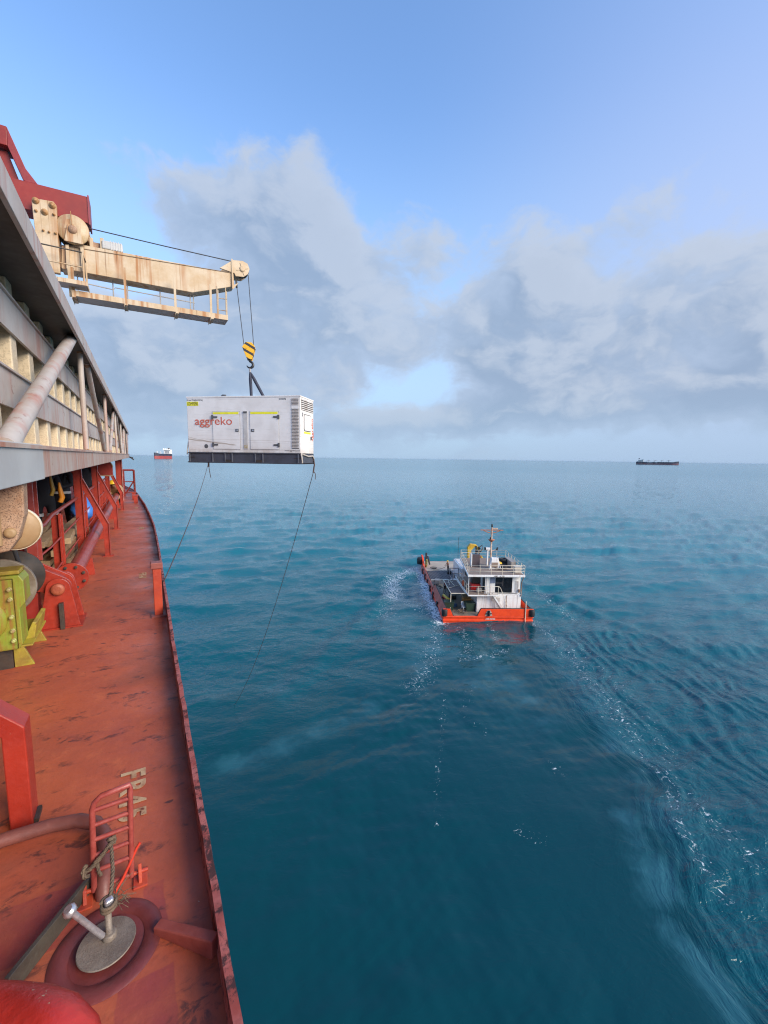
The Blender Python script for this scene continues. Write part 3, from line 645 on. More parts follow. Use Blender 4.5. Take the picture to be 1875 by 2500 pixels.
# ------------------------------------------------------------------ rail, stanchions and the fire main along the deck
XR = -0.90
def xr_y(px): return float(VX(px, 1200, XR)[1])
rail = thing('guard_rail', 'red guard rail of flat posts and round bars beside the deck pipe', 'rail', (XR, 9.0, 0))
YA = xr_y(141); YB = 8.55; YC = 11.62; YD = 15.68
k = MB(); k.prism([(YA-0.055, 0.0), (YA+0.055, 0.0), (YA+0.055, 0.93), (YA+0.02, 0.97), (YA-0.055, 0.97)], 'x', XR-0.012, XR+0.012); k.box((XR-0.03, YA, 0.48), (0.12, 0.02, 0.95)); k.build('post', RED, rail, bevel=0.003)
for yy in (9.6, 10.9, 12.6, 13.4, 14.5):
    k = MB(); k.box((XR-0.03, yy, 0.49), (0.09, 0.02, 0.98)); k.build('post', RED, rail, bevel=0.003)
k = MB(); k.tube([(-0.93, 5.45, 0.955), (-0.925, 5.75, 0.955), (XR-0.02, 6.2, 1.0), (XR-0.02, 7.2, 1.0), (XR-0.02, YB-0.02, 1.0)], 0.024, 10); k.build('hand_rail', PINK, rail)
k = MB(); k.tube([(XR-0.02, YB+0.05, 1.0), (XR-0.02, YC-0.05, 1.0)], 0.024, 10); k.build('hand_rail', PINK, rail)
k = MB(); k.tube([(XR-0.02, YC+0.05, 1.0), (XR-0.02, YD-0.05, 1.0)], 0.024, 10); k.build('hand_rail', PINK, rail)
for zz in (0.36, 0.67):
    k = MB(); k.tube([(-0.93, 5.45, zz), (XR, 5.9, zz+0.01), (XR, 15.6, zz+0.01)], 0.012, 8); k.build('rail_bar', RED, rail)
stan0 = None
for i, yy in enumerate((YB, YC, YD)):
    lab = ('nearest bent red stanchion straddling the long deck pipe', 'middle bent red stanchion straddling the long deck pipe', 'farthest bent red stanchion straddling the deck pipe, near the round-ended beam')[i]
    if stan0 is None:
        s0 = thing('stanchion', lab, 'stanchion', (XR, yy, 0), group='bent stanchions over the deck pipe')
        k = MB(); k.prism([(-0.05, 0), (0.055, 0), (0.055, 1.55), (-0.05, 1.55)], 'y', -0.012, 0.012); k.box((0.063, 0, 0.775), (0.016, 0.07, 1.55)); k.build('post', RED, None, origin=(0, 0, 0), bevel=0.003).parent = s0
        a = [(0.072, 1.30), (0.072, 1.12), (0.315, 0.50), (0.315, 0.0), (0.39, 0.0), (0.39, 0.55)]
        k = MB(); k.prism(a, 'y', -0.011, 0.011); k.build('brace', RED, None, origin=(0, 0, 0), bevel=0.003).parent = s0
        k = MB()
        for p, q in (((0.397, 0.0), (0.397, 0.55)), ((0.397, 0.55), (0.075, 1.31))):
            L = math.hypot(q[0]-p[0], q[1]-p[1]); an = math.atan2(q[1]-p[1], q[0]-p[0])
            k.box(((p[0]+q[0])/2, 0, (p[1]+q[1])/2), (L+0.01, 0.06, 0.012), Euler((0, -an, 0)).to_matrix())
        k.build('brace_flange', PINK, None, origin=(0, 0, 0), bevel=0.002).parent = s0
        k = MB(); k.box((0.36, 0, 0.006), (0.16, 0.10, 0.012)); k.build('foot_plate', RED, None, origin=(0, 0, 0)).parent = s0
        stan0 = s0
    else:
        c = copy_thing(stan0); c.location = (XR, yy, 0); c['label'] = lab
pipe = thing('deck_pipe', 'thick red pipe with a bolted end flange running along the deck', 'pipe', (-0.74, 6.0, 0.3))
k = MB(); k.tube([(-0.745, 6.0, 0.30), (-0.75, 10.0, 0.32), (-0.74, 18.4, 0.34)], 0.088, 20); k.build('pipe_run', PINK, pipe)
k = MB(); k.lathe([(0.05, 5.955), (0.165, 5.955), (0.165, 5.985), (0.05, 5.985)], (-0.745, 0, 0.30), 'y', 32, smooth=False); fl = k.build('flange', RED, pipe, bevel=0.003)
for i in range(8):
    a = 2*PI*(i+0.5)/8; k = MB(); k.lathe([(0.012, 5.93), (0.017, 5.932), (0.017, 5.956)], (-0.745+0.128*math.cos(a), 0, 0.30+0.128*math.sin(a)), 'y', 6, smooth=False); k.build('bolt', DARK, fl)
for yy in (7.3, 10.4, 13.6, 16.4):
    k = MB(); k.prism([(-0.86, 0), (-0.63, 0), (-0.655, 0.24), (-0.835, 0.24)], 'y', yy-0.015, yy+0.015); k.build('saddle', RED, pipe, bevel=0.003)

# hinge lug, its pin and the arm of the hatch gear
lug = thing('hinge_lug', 'red pair of pin lugs holding a hinged arm on the deck', 'hinge', (-0.75, 5.25, 0))
def cheek(yc, xs):
    prof = [(-0.925+xs, 0.0), (-0.595+xs, 0.0)]+[(-0.755+xs+0.098*math.cos(a), 0.40+0.098*math.sin(a)) for a in np.linspace(0.15, PI-0.15, 12)]
    k = MB(); k.prism(prof, 'y', yc-0.016, yc+0.016); k.build('cheek_plate', RED, lug, bevel=0.004)
cheek(5.14, 0.0); cheek(5.44, 0.005)
k = MB(); k.lathe([(0.03, 5.085), (0.052, 5.088), (0.058, 5.10), (0.058, 5.122), (0.046, 5.124), (0.046, 5.46)], (-0.755, 0, 0.395), 'y', 24); k.build('pin', paint('rusty red pin', (0.34, 0.085, 0.04), (0.26, 0.05, 0.03), rust=0.25, scale=14, bump=0.5), lug)
k = MB(); k.box((-0.735, 5.095, 0.13), (0.035, 0.055, 0.26)); k.build('web_plate', DARK, lug, bevel=0.003)
k = MB(); k.mm(-0.94, -0.575, 5.09, 5.49, 0.002, 0.012); k.build('base_plate', RED, lug)
arm = [(-2.4, 0.37), (-0.90, 0.37)]+[(-0.755+0.105*math.cos(a), 0.395+0.105*math.sin(a)) for a in np.linspace(-2.2, 0.9, 14)]+[(-0.92, 0.625), (-2.4, 0.625)]
for yc in (5.20, 5.37):
    k = MB(); k.prism(arm, 'y', yc-0.013, yc+0.013); k.build('arm_plate', RED, lug, bevel=0.003)
k = MB(); k.prism([(-2.4, 0.60), (-0.925, 0.60), (-0.72, 0.475), (-0.715, 0.455), (-0.93, 0.57), (-2.4, 0.57)], 'y', 5.214, 5.356); k.build('arm_web', RED, lug)
k = MB(); k.mm(-1.05, -0.93, 5.2, 5.36, 0.0, 0.36); k.build('arm_rest', REDB, lug, bevel=0.003)
cp = thing('corner_post', 'red flanged upright post beside the tan roller, standing on the hinged arm', 'post', (-0.93, 5.4, 0.63))
k = MB(); k.mm(-0.96, -0.945, 5.26, 5.44, 0.63, 1.59); k.build('post_web', RED, cp, bevel=0.003)
k = MB(); k.mm(-0.985, -0.905, 5.24, 5.26, 0.63, 1.59); k.mm(-0.985, -0.905, 5.44, 5.455, 0.63, 1.59); k.build('post_flange', PINK, cp, bevel=0.003)
k = MB(); k.mm(-3.2, -1.04, 5.46, 5.50, 0.63, 1.55); k.mm(-1.06, -1.03, 5.36, 5.46, 0.63, 1.55); bp = k.build('red_bulkhead', REDB, origin=(-2, 5.48, 0.63)); tag(bp, 'plain red steel plate behind the winch and roller', 'plate')
k = MB(); k.mm(-1.16, -1.11, 5.05, 5.18, 0.0, 1.12); up = k.build('red_upright', RED, origin=(-1.13, 5.1, 0), bevel=0.004); tag(up, 'narrow red upright bar behind the green winch', 'bar')

# winch
wn = thing('winch', 'rusty yellow-green deck winch bolted on a low stained frame', 'winch', (-1.1, 4.4, 0))
k = MB(); k.mm(-1.65, -0.90, 4.24, 4.42, 0.17, 0.74); gc = k.build('gear_case', GREEN, wn, bevel=0.012)
k = MB(); k.prism([(-0.90, 0.175), (-0.872, 0.215), (-0.872, 0.50), (-0.835, 0.55), (-0.835, 0.72), (-0.86, 0.765), (-1.65, 0.765), (-1.65, 0.742), (-0.90, 0.742)], 'y', 4.225, 4.43); k.build('cover_rim', GREEN, wn, bevel=0.005)
k = MB(); k.mm(-1.7, -0.86, 4.25, 4.44, 0.768, 0.80); k.build('top_cover', YELLG, wn, bevel=0.008)
k = MB(); k.lathe([(0.02, 4.165), (0.11, 4.17), (0.165, 4.185), (0.175, 4.21), (0.19, 4.212), (0.195, 4.24)], (-1.145, 0, 0.43), 'y', 32); k.build('bearing_dome', GREEN, wn)
for xx, zz in ((-0.925, 0.66), (-0.925, 0.58), (-0.925, 0.44), (-0.925, 0.33), (-0.925, 0.25), (-1.05, 0.70), (-1.2, 0.70), (-1.05, 0.19), (-1.2, 0.19), (-1.35, 0.70)):
    k = MB(); k.lathe([(0.008, 4.205), (0.013, 4.208), (0.013, 4.228), (0.017, 4.23), (0.017, 4.24)], (xx, 0, zz), 'y', 8, smooth=False); k.build('bolt', paint('pale green bolt', (0.40, 0.44, 0.14), (0.3, 0.2, 0.1), rust=0.3, scale=30), gc)
k = MB(); k.lathe([(0.03, 4.55), (0.20, 4.55), (0.235, 4.555), (0.235, 4.575), (0.12, 4.58), (0.12, 4.95), (0.235, 4.955), (0.235, 4.975), (0.03, 4.98)], (-1.05, 0, 0.60), 'y', 36); k.build('drum', DARK, wn)
k = MB(); k.lathe([(0.234, 4.547), (0.240, 4.552), (0.240, 4.578), (0.234, 4.582)], (-1.05, 0, 0.60), 'y', 36); k.build('flange_rim', paint('worn steel rim', (0.32, 0.28, 0.23), (0.2, 0.15, 0.1), rust=0.2, rough=0.4, metal=0.4), wn)
k = MB(); k.prism([(-1.6, 0.165), (-0.84, 0.165), (-0.815, 0.30), (-0.845, 0.31), (-0.885, 0.22), (-1.6, 0.22)], 'y', 4.45, 4.85); k.build('bed', YELLG, wn, bevel=0.006)
k = MB(); k.mm(-1.65, -0.955, 4.30, 4.85, 0.0, 0.165); k.build('gap_shade_block', DARK, wn)  # dark block added for the shaded gap under the gear case
for yy in (4.32, 4.84):
    k = MB(); k.prism([(-0.95, 0.0), (-0.825, 0.0), (-0.885, 0.16), (-0.95, 0.16)], 'y', yy-0.012, yy+0.012); k.build('foot', YELLG, wn, bevel=0.003)
k = MB(); k.mm(-0.92, -0.825, 4.3, 4.88, 0.162, 0.176); k.build('bed_flange', YELLG, wn, bevel=0.003)
k = MB(); k.tube([(-0.93, 4.62, 0.78), (-0.955, 4.55, 1.0), (-0.98, 4.45, 1.3), (-1.02, 4.3, 1.62)], 0.016, 8); k.build('wire', CABLE, wn)

# near box-section bracket
xb0, xb1, yb0, yb1 = -0.592, -0.508, 2.36, 2.475
bl = thing('box_bracket', 'bright red box-section leg bent towards the hatch, chipped pale at its foot', 'bracket', (-0.55, 2.42, 0))
k = MB(); k.prism([(xb0, 0.0), (xb1, 0.0), (xb1, 0.485), (-0.90, 0.90), (-0.95, 0.86), (xb0, 0.455)], 'y', yb0, yb1)
k.build('leg', paint('chipped bright red paint', (0.34, 0.030, 0.016), (0.27, 0.022, 0.014), rust=0.2, rough=0.33, scale=4, grime=0.5, chips=0.6, chipcol=(0.52, 0.27, 0.20), bump=0.2), bl, bevel=0.006)
k = MB(); k.mm(-0.507, -0.49, yb0+0.01, yb0+0.1, 0.001, 0.02); k.build('weld_foot', DARK, bl)
cpipe = MB(); cp_pts = [(-0.95, 2.18, 0.05), (-0.75, 2.235, 0.05), (-0.58, 2.255, 0.05), (-0.43, 2.25, 0.05), (-0.32, 2.225, 0.05), (-0.25, 2.17, 0.05), (-0.212, 2.08, 0.05), (-0.203, 1.98, 0.05), (-0.203, 1.88, 0.045), (-0.203, 1.83, 0.02), (-0.203, 1.82, -0.02)]
cpipe.tube(cp_pts, 0.029, 14)
o = cpipe.build('bent_pipe', paint('dull brown red pipe', (0.20, 0.065, 0.05), (0.15, 0.05, 0.04), rust=0.25, rough=0.5, scale=9), origin=(-0.5, 2.2, 0)); tag(o, 'dull red pipe curving over the deck from the red bracket to the hinged grate', 'pipe')

# hinged grate
PALER = paint('worn pink red bar', (0.33, 0.068, 0.055), (0.25, 0.040, 0.032), rust=0.16, rough=0.36, scale=16, chips=0.34, chipcol=(0.55, 0.36, 0.26))
gr = thing('hinged_grate', 'small red ladder-like grate hinged up from the deck, tied with rope', 'grate', (-0.17, 1.83, 0))
gx0, gx1 = -0.233, -0.108
def gp(x, h): return (x+h*0.035, 1.835+h*0.02-0.0*(x+0.17)*0.3, 0.03+h)
k = MB(); k.tube([gp(gx0, -0.005), gp(gx0, 0.33), gp(gx0+0.008, 0.355), gp(gx0+0.03, 0.375), gp(gx1, 0.385), gp(gx1, 0.37), gp(gx1, -0.005)], 0.0105, 10); k.build('frame', PALER, gr)
for h in (0.0, 0.075, 0.14, 0.205, 0.265, 0.325):
    k = MB(); k.tube([gp(gx0, h), gp(gx1, h+0.005)], 0.0085, 8)
    k.build('rung', PALER, gr)
OR = paint('orange red hinge', (0.52, 0.085, 0.035), (0.40, 0.05, 0.03), rust=0.15, rough=0.35, scale=20, chips=0.2)
for xx in (-0.262, -0.078):
    k = MB(); k.prism([(1.80, 0.0), (1.86, 0.0), (1.855, 0.05), (1.84, 0.062), (1.822, 0.05)], 'x', xx-0.006, xx+0.006); k.box((xx, 1.83, 0.004), (0.05, 0.085, 0.008)); k.build('hinge_ear', OR, gr, bevel=0.002)
k = MB(); k.tube([(-0.275, 1.838, 0.03), (-0.05, 1.836, 0.03)], 0.008, 8); k.build('hinge_pin', OR, gr)
k = MB(); k.tube([(-0.165, 1.80, 0.015), (-0.135, 1.815, 0.05), (-0.105, 1.83, 0.10), (-0.085, 1.84, 0.135), (-0.072, 1.845, 0.15)], 0.0055, 8); k.build('latch', plain('bright red rod', (0.62, 0.05, 0.025), 0.35), gr)
# deck fitting with grey lid
ft = thing('tank_lid', 'round scuffed grey lid with an upright stem, set in a red deck ring', 'lid', (-0.18, 1.605, 0))
ringm = paint('maroon ring paint', (0.17, 0.034, 0.032), (0.13, 0.028, 0.026), rust=0.2, rough=0.45, scale=9, grime=0.5)
k = MB(); k.lathe([(0.112, 0.0), (0.116, 0.005), (0.150, 0.0075), (0.166, 0.005), (0.172, 0.0008)], (-0.18, 1.605, 0), 'z', 56); k.build('deck_ring', ringm, ft)
tilt = Matrix.Rotation(R(4), 3, 'X')
k = MB(); k.lathe([(0.01, 0.016), (0.087, 0.016), (0.089, 0.019), (0.087, 0.022), (0.01, 0.022)], (-0.18, 1.605, 0), 'z', 56, smooth=False); k.build('disc', PLATE, ft)
k = MB(); k.lathe([(0.022, 0.022), (0.022, 0.038), (0.016, 0.042), (0.0105, 0.040), (0.0105, 0.14)], (-0.172, 1.62, 0), 'z', 20); k.build('stem', PLATE, ft)
k = MB(); k.box((-0.167, 1.62, 0.150), (0.028, 0.022, 0.040), (0, 0, R(20))); k.build('stem_head', STEEL, ft, bevel=0.006)
k = MB(); a, b = Vector((-0.190, 1.602, 0.055)), Vector((-0.262, 1.560, 0.232)); d_ = (b-a).normalized()
k.tube([a, b], 0.0095, 14); k.tube([b-d_*0.004, b+d_*0.004, b+d_*0.016, b+d_*0.022], [0.014, 0.020, 0.020, 0.013], 8)
o = k.build('steel_bolt', STEEL, origin=tuple(a)); tag(o, 'bright steel bolt leaning in the stem of the grey round lid', 'bolt')
# ropes
rp_ = MB(); hx = gx0
def twist(pts, r, mb, strands=3, turns=24):
    P = [Vector(p) for p in pts]
    cum = [0]
    for p, q in zip(P[:-1], P[1:]): cum.append(cum[-1]+(q-p).length)
    N = max(10, int(cum[-1]/0.008))
    for s_ in range(strands):
        out = []
        for i in range(N+1):
            t = cum[-1]*i/N; j = max(0, min(len(P)-2, next((q for q in range(len(P)-1) if cum[q+1] >= t), len(P)-2)))
            f = (t-cum[j])/max(1e-6, cum[j+1]-cum[j]); c = P[j].lerp(P[j+1], f); d = (P[j+1]-P[j]).normalized()
            u_ = d.cross(Vector((0.3, 0.5, 0.8))).normalized(); v_ = d.cross(u_); a = t/(r*7)*2*PI+s_*2*PI/strands
            out.append(c+u_*math.cos(a)*r*0.55+v_*math.sin(a)*r*0.55)
        mb.tube(out, r*0.62, 5)
twist([(-0.168, 1.615, 0.15), (-0.160, 1.66, 0.17), (-0.158, 1.72, 0.185), (-0.165, 1.80, 0.20), (-0.172, 1.838, 0.205)], 0.0065, rp_)
twist([(-0.160, 1.828, 0.21), (-0.18, 1.822, 0.195), (-0.20, 1.818, 0.175), (-0.225, 1.815, 0.15), (-0.25, 1.815, 0.135), (-0.262, 1.822, 0.13)], 0.008, rp_)
twist([(-0.165, 1.822, 0.218), (-0.19, 1.816, 0.188), (-0.215, 1.812, 0.168), (-0.24, 1.812, 0.14)], 0.007, rp_)
twist([(-0.155, 1.835, 0.22), (-0.165, 1.82, 0.232), (-0.178, 1.828, 0.222), (-0.17, 1.846, 0.21), (-0.155, 1.846, 0.215), (-0.158, 1.824, 0.205)], 0.007, rp_)
twist([(-0.215, 1.815, 0.155), (-0.212, 1.81, 0.12), (-0.205, 1.812, 0.10)], 0.006, rp_)
twist([(-0.250, 1.83, 0.15), (-0.262, 1.815, 0.14), (-0.255, 1.80, 0.125), (-0.243, 1.81, 0.12)], 0.007, rp_)
for t in np.linspace(0, 2*PI*2.3, 26)[:1]:
    pass
coil = [(-0.168+0.022*math.cos(t), 1.62+0.022*math.sin(t), 0.128+0.0022*t) for t in np.linspace(0, 2*PI*2.5, 40)]
rp_.tube(coil, 0.0058, 5)
for i in range(26):
    a = RNG.uniform(-0.6, 1.6); l = RNG.uniform(0.03, 0.075); s0_ = Vector((-0.155, 1.625, 0.14+RNG.uniform(-0.02, 0.02)))
    rp_.tube([s0_, s0_+Vector((math.cos(a)*l*0.6, math.sin(a)*l*0.8, RNG.uniform(-0.01, 0.03))), s0_+Vector((math.cos(a)*l, math.sin(a)*l*1.3, RNG.uniform(-0.03, 0.045)))], 0.0011, 3)
o = rp_.build('rope', ROPE, origin=(-0.18, 1.7, 0.2)); tag(o, 'frayed brown rope tying the hinged grate to the lid stem', 'rope')
k = MB(); k.box((-0.338, 1.735, 0.035), (0.016, 0.36, 0.07), Matrix.Rotation(R(-35), 3, 'Z')); 
o = k.build('flat_bar', paint('dark grey bar steel', (0.075, 0.065, 0.05), (0.05, 0.042, 0.034), rust=0.2, rough=0.5, scale=12, speck=0.2), origin=(-0.338, 1.735, 0), bevel=0.002); tag(o, 'dark grey flat steel bar standing on edge beside the grey lid', 'bar')
# big rounded vent bend at the near corner
vb = MB(); path = [AT(-420, 2490, 1.06), AT(-150, 2504, 1.04), AT(0, 2512, 1.02), AT(70, 2520, 1.01), AT(120, 2541, 0.99), AT(150, 2578, 0.97), AT(160, 2628, 0.96)]
path = [Vector(q) for q in path]; path += [Vector((path[-1].x, path[-1].y, 0.12)), Vector((path[-1].x, path[-1].y, 0.0))]
vb.tube(path, 0.078, 28)
o = vb.build('vent_bend', paint('glossy red pipe paint', (0.40, 0.026, 0.018), (0.32, 0.020, 0.014), rust=0.14, rough=0.34, scale=6, grime=0.35, chips=0.78, chipcol=(0.36, 0.33, 0.22), bump=0.4), origin=(-0.2, 1.02, 0)); tag(o, 'glossy red pipe bend with chipped paint at the corner of the deck', 'pipe bend')
# short posts and gate near the rail
sp = thing('square_post', 'short square orange-red post with a cap beside the gunwale', 'post', (0.10, 5.08, 0))
k = MB(); k.mm(0.062, 0.142, 5.04, 5.12, 0.0, 0.52); k.build('shaft', paint('orange red post paint', (0.42, 0.055, 0.022), (0.34, 0.040, 0.02), rust=0.22, rough=0.4, scale=8, chips=0.2), sp, bevel=0.005)
k = MB(); k.mm(0.045, 0.158, 5.02, 5.14, 0.522, 0.585); k.build('cap', paint('worn cap paint', (0.27, 0.075, 0.06), (0.2, 0.06, 0.05), rust=0.35, scale=14, chips=0.4), sp, bevel=0.006)
k = MB(); k.mm(0.03, 0.172, 5.00, 5.16, 0.001, 0.018); k.build('foot', paint('worn cap paint', (0, 0, 0)), sp)
for i, (xx, yy, lab) in enumerate(((-0.19, 17.8, 'small red capped stub post at the far bend of the gunwale'), (-0.26, 19.3, 'small red stub post behind another at the far gunwale bend'))):
    q = thing('stub_post', lab, 'post', (xx, yy, 0), group='stub posts at the far gunwale')
    k = MB(); k.mm(xx-0.06, xx+0.06, yy-0.06, yy+0.06, 0.0, 0.26); k.build('shaft', RED, q, bevel=0.006)
    k = MB(); k.mm(xx-0.11, xx+0.09, yy-0.08, yy+0.08, 0.262, 0.30); k.build('cap', PINK, q, bevel=0.004)
gt = thing('gate_rail', 'red tubular rail frame standing at the far end of the side deck', 'rail', (-0.45, 21.0, 0))
for xx in (-0.62, -0.24): k = MB(); k.tube([(xx, 21, 0), (xx, 21, 1.08)], 0.04, 8); k.build('post', RED, gt)
for zz, r_ in ((1.08, 0.035), (0.60, 0.02), (0.16, 0.02)): k = MB(); k.tube([(-0.64, 21, zz), (-0.24, 21, zz)], r_, 8); k.build('rail_bar', RED, gt)
k = MB(); k.tube([(-0.58, 21, 0.1), (-0.26, 21, 0.62)], 0.025, 8); k.build('diagonal', RED, gt)
# timbers stacked behind the rail
pk0 = None; tr = np.random.default_rng(3)
for i in range(16):
    lvl = i//4; yy = 8.75+tr.uniform(-0.5, 0.7); xx = -1.42+0.13*(i % 4)+tr.uniform(-0.02, 0.02); zz = 0.05+0.125*lvl+0.0
    if pk0 is None:
        k = MB(); k.box((0, 0, 0), (0.115, 2.3, 0.085)); pk0 = k.build('timber', WOOD, origin=(0, 0, 0), bevel=0.004); o = pk0
    else: o = pk0.copy(); COL.objects.link(o)
    o.location = (xx, yy, zz+0.35*(0.06)); o.rotation_euler = (R(tr.uniform(-2, 4)), R(tr.uniform(-6, 6)), R(tr.uniform(-5, 5)))
    tag(o, '%s timber in the %s layer of the pile behind the red guard rail' % (('leftmost', 'second from left', 'third from left', 'rightmost')[i % 4], ('bottom', 'second', 'third', 'top')[lvl]), 'timber', 'timbers piled behind the guard rail')
# blue sack hanging on the rail
bs = MB(); n, m_ = 20, 14; vs = []
for i in range(m_+1):
    t = i/m_; zz = 1.10-0.70*t; rr = 0.035+0.16*math.sin(min(1, t*1.05)*PI*0.62)**1.3*(1 if t < 0.9 else (1-(t-0.9)*7))
    for q in range(n):
        a = 2*PI*q/n; w_ = 1+0.16*math.sin(3*a+5*t)+0.10*math.sin(7*a-9*t)+0.06*math.sin(11*a+17*t); vs.append((-1.03+rr*w_*math.cos(a)*0.9, 10.4+rr*w_*math.sin(a)*1.6, zz))
bs.add(vs, [(i*n+q, i*n+(q+1) % n, (i+1)*n+(q+1) % n, (i+1)*n+q) for i in range(m_) for q in range(n)], True)
o = bs.build('plastic_sack', BLUE, origin=(-1.0, 10.4, 0.4)); tag(o, 'crumpled blue plastic sack hanging inside the red guard rail', 'sack')

# ------------------------------------------------------------------ cargo crane reaching over the side
YJ = 17.0
def J(x, y, dy=0.0): q = VY(x, y, YJ+dy); return (float(q[0]), float(q[2]))
cr = thing('deck_crane', 'rust-streaked cream crane with an outboard jib hanging from a dark red gantry arm', 'crane', (-2.0, YJ, 7.0))
CR_RED = paint('dark red gantry paint', (0.25, 0.016, 0.010), (0.20, 0.013, 0.009), rust=0.05, rough=0.45, scale=1.2, bump=0.03)
k = MB(); k.prism([(-4.5, 8.76), (-1.02, 8.76), (-1.0, 9.52), (-4.5, 9.52)], 'y', YJ, YJ+0.62); k.build('gantry_arm', CR_RED, cr, bevel=0.012)
k = MB(); k.mm(-1.018, -0.975, YJ-0.03, YJ+0.66, 8.72, 9.55); k.build('arm_end_plate', paint('pinkish end plate', (0.27, 0.04, 0.05), (0.22, 0.03, 0.04), rough=0.4, bump=0.02), cr)
a1, a2, a3, a4 = J(15, 307), J(62, 410), J(92, 449), J(62, 441); b1, b2 = J(-60, 283), J(-60, 332); b3 = J(17, 354)
k = MB(); k.prism([b1, a1, b3, b2], 'y', YJ+0.02, YJ+0.70); k.build('gantry_head', CR_RED, cr, bevel=0.01)
k = MB(); k.prism([(a1[0]+0.004, a1[1]), a2, a3, (a4[0], 9.525), (a4[0]-0.05, 9.55), (b3[0]+0.004, b3[1])], 'y', YJ+0.03, YJ+0.69); k.build('gantry_strut', paint('lighter red strut', (0.25, 0.024, 0.026), (0.2, 0.018, 0.018), rough=0.4, bump=0.03), cr, bevel=0.008)
k = MB(); k.prism([J(-40, 350), J(12, 356), J(46, 440), J(-40, 440)], 'y', YJ+0.25, YJ+0.5); k.build('gantry_web', CR_RED, cr)
# hanger plate with bolts
pl_ = [J(77, 490, -.2), J(82, 484, -.2), J(130, 492, -.2), J(138, 502, -.2), J(147, 668, -.2), J(96, 660, -.2)]
pl_ = [(x, z) for x, z in pl_]
k = MB(); k.prism(pl_, 'y', YJ-0.22, YJ-0.06); hp = k.build('hanger_plate', CRANEP, cr, bevel=0.015)
for px, py, r_ in ((87, 490, 0.085), (128, 502, 0.085), (109, 518, 0.085), (88, 515, 0.04), (132, 524, 0.04), (136, 570, 0.035), (106, 563, 0.03), (120, 567, 0.03)):
    x, z = J(px, py, -.22); k = MB(); k.lathe([(0.01, YJ-0.30), (r_*0.45, YJ-0.30), (r_*0.5, YJ-0.255), (r_, YJ-0.25), (r_, YJ-0.222)], (x, 0, z), 'y', 16); k.build('bolt', paint('rust ringed bolt', (0.45, 0.27, 0.12), (0.28, 0.12, 0.04), rust=0.3, scale=12), hp)
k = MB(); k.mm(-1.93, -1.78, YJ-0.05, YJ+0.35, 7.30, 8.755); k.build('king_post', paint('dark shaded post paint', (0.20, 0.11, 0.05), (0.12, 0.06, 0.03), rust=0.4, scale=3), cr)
k = MB(); k.mm(-2.6, -1.935, YJ-0.05, YJ+0.3, 7.34, 7.95); k.build('slew_box', CRANEP, cr, bevel=0.01)
# jib
jt = [J(150, 600), J(205, 598), J(570, 668), J(572, 699), J(470, 714), J(206, 665), J(150, 655)]
k = MB(); k.prism(jt, 'y', YJ, YJ+0.55); k.build('jib', CRANEP, cr, bevel=0.012)
k = MB(); k.prism([(jt[0][0], jt[0][1]+0.004), (jt[2][0], jt[2][1]+0.006), (jt[2][0], jt[2][1]+0.02), (jt[0][0], jt[0][1]+0.02)], 'y', YJ-0.02, YJ+0.57); k.build('jib_flange', paint('dark flange edge', (0.25, 0.16, 0.09), (0.14, 0.08, 0.04), rust=0.3), cr)
# sheave head
hd = [J(536, 655), J(566, 637), J(570, 636), J(592, 638), J(604, 645), J(609, 658), J(605, 670), J(594, 677), J(575, 675), J(572, 668)]
k = MB(); k.prism(hd, 'y', YJ-0.04, YJ+0.02); sh = k.build('sheave_cheek', CRANEP, cr, bevel=0.006)
k = MB(); k.prism(hd, 'y', YJ+0.36, YJ+0.42); k.build('sheave_cheek', CRANEP, cr, bevel=0.006)
hc = J(591, 658)
k = MB(); k.lathe([(0.05, YJ-0.075), (0.095, YJ-0.07), (0.10, YJ-0.042)], (hc[0], 0, hc[1]), 'y', 20); k.build('axle_boss', CRANEP, sh)
for a in (0.3, 1.9, 3.5, 5.0):
    k = MB(); k.box((hc[0]+0.155*math.cos(a), YJ-0.05, hc[1]+0.155*math.sin(a)), (0.11, 0.018, 0.022), Euler((0, -a, 0)).to_matrix()); k.build('axle_rib', CRANEP, sh)
k = MB(); k.lathe([(0.05, YJ+0.06), (0.25, YJ+0.06), (0.22, YJ+0.12), (0.25, YJ+0.18), (0.05, YJ+0.18)], (hc[0], 0, hc[1]), 'y', 28); k.build('sheave', DARK, cr)
k = MB(); e0 = J(566, 636, -.05); e1 = J(574, 712, -.05); k.prism([(e0[0]-0.02, e0[1]+0.05), (e0[0]+0.03, e0[1]+0.05), (e0[0]+0.03, e1[1]+0.2), (e0[0]+0.22, e1[1]+0.33), (e0[0]+0.03, e1[1]+0.08), (e0[0]-0.02, e1[1]+0.08)], 'y', YJ-0.07, YJ-0.045); k.build('end_rib', CRANEP, cr)
# hoist drum on its pedestal
dc = J(178, 561, -.15)
k = MB(); k.prism([J(157, 588, -.2), J(204, 598, -.2), J(193, 552, -.2), J(165, 548, -.2)], 'y', YJ-0.24, YJ-0.20); k.build('drum_bracket', CRANEP, cr, bevel=0.006)
k = MB(); k.lathe([(0.05, YJ-0.19), (0.40, YJ-0.19), (0.42, YJ-0.17), (0.42, YJ-0.14), (0.30, YJ-0.13), (0.30, YJ+0.33), (0.42, YJ+0.34), (0.42, YJ+0.38), (0.05, YJ+0.39)], (dc[0], 0, dc[1]), 'y', 36); k.build('drum', paint('ochre drum paint', (0.46, 0.36, 0.23), (0.40, 0.25, 0.10), rust=0.25, scale=2.2, streak=0.6), cr)
k = MB(); k.lathe([(0.302, YJ-0.12), (0.345, YJ-0.10), (0.345, YJ+0.30), (0.302, YJ+0.32)], (dc[0], 0, dc[1]), 'y', 36); k.build('wound_rope', CABLE, cr)
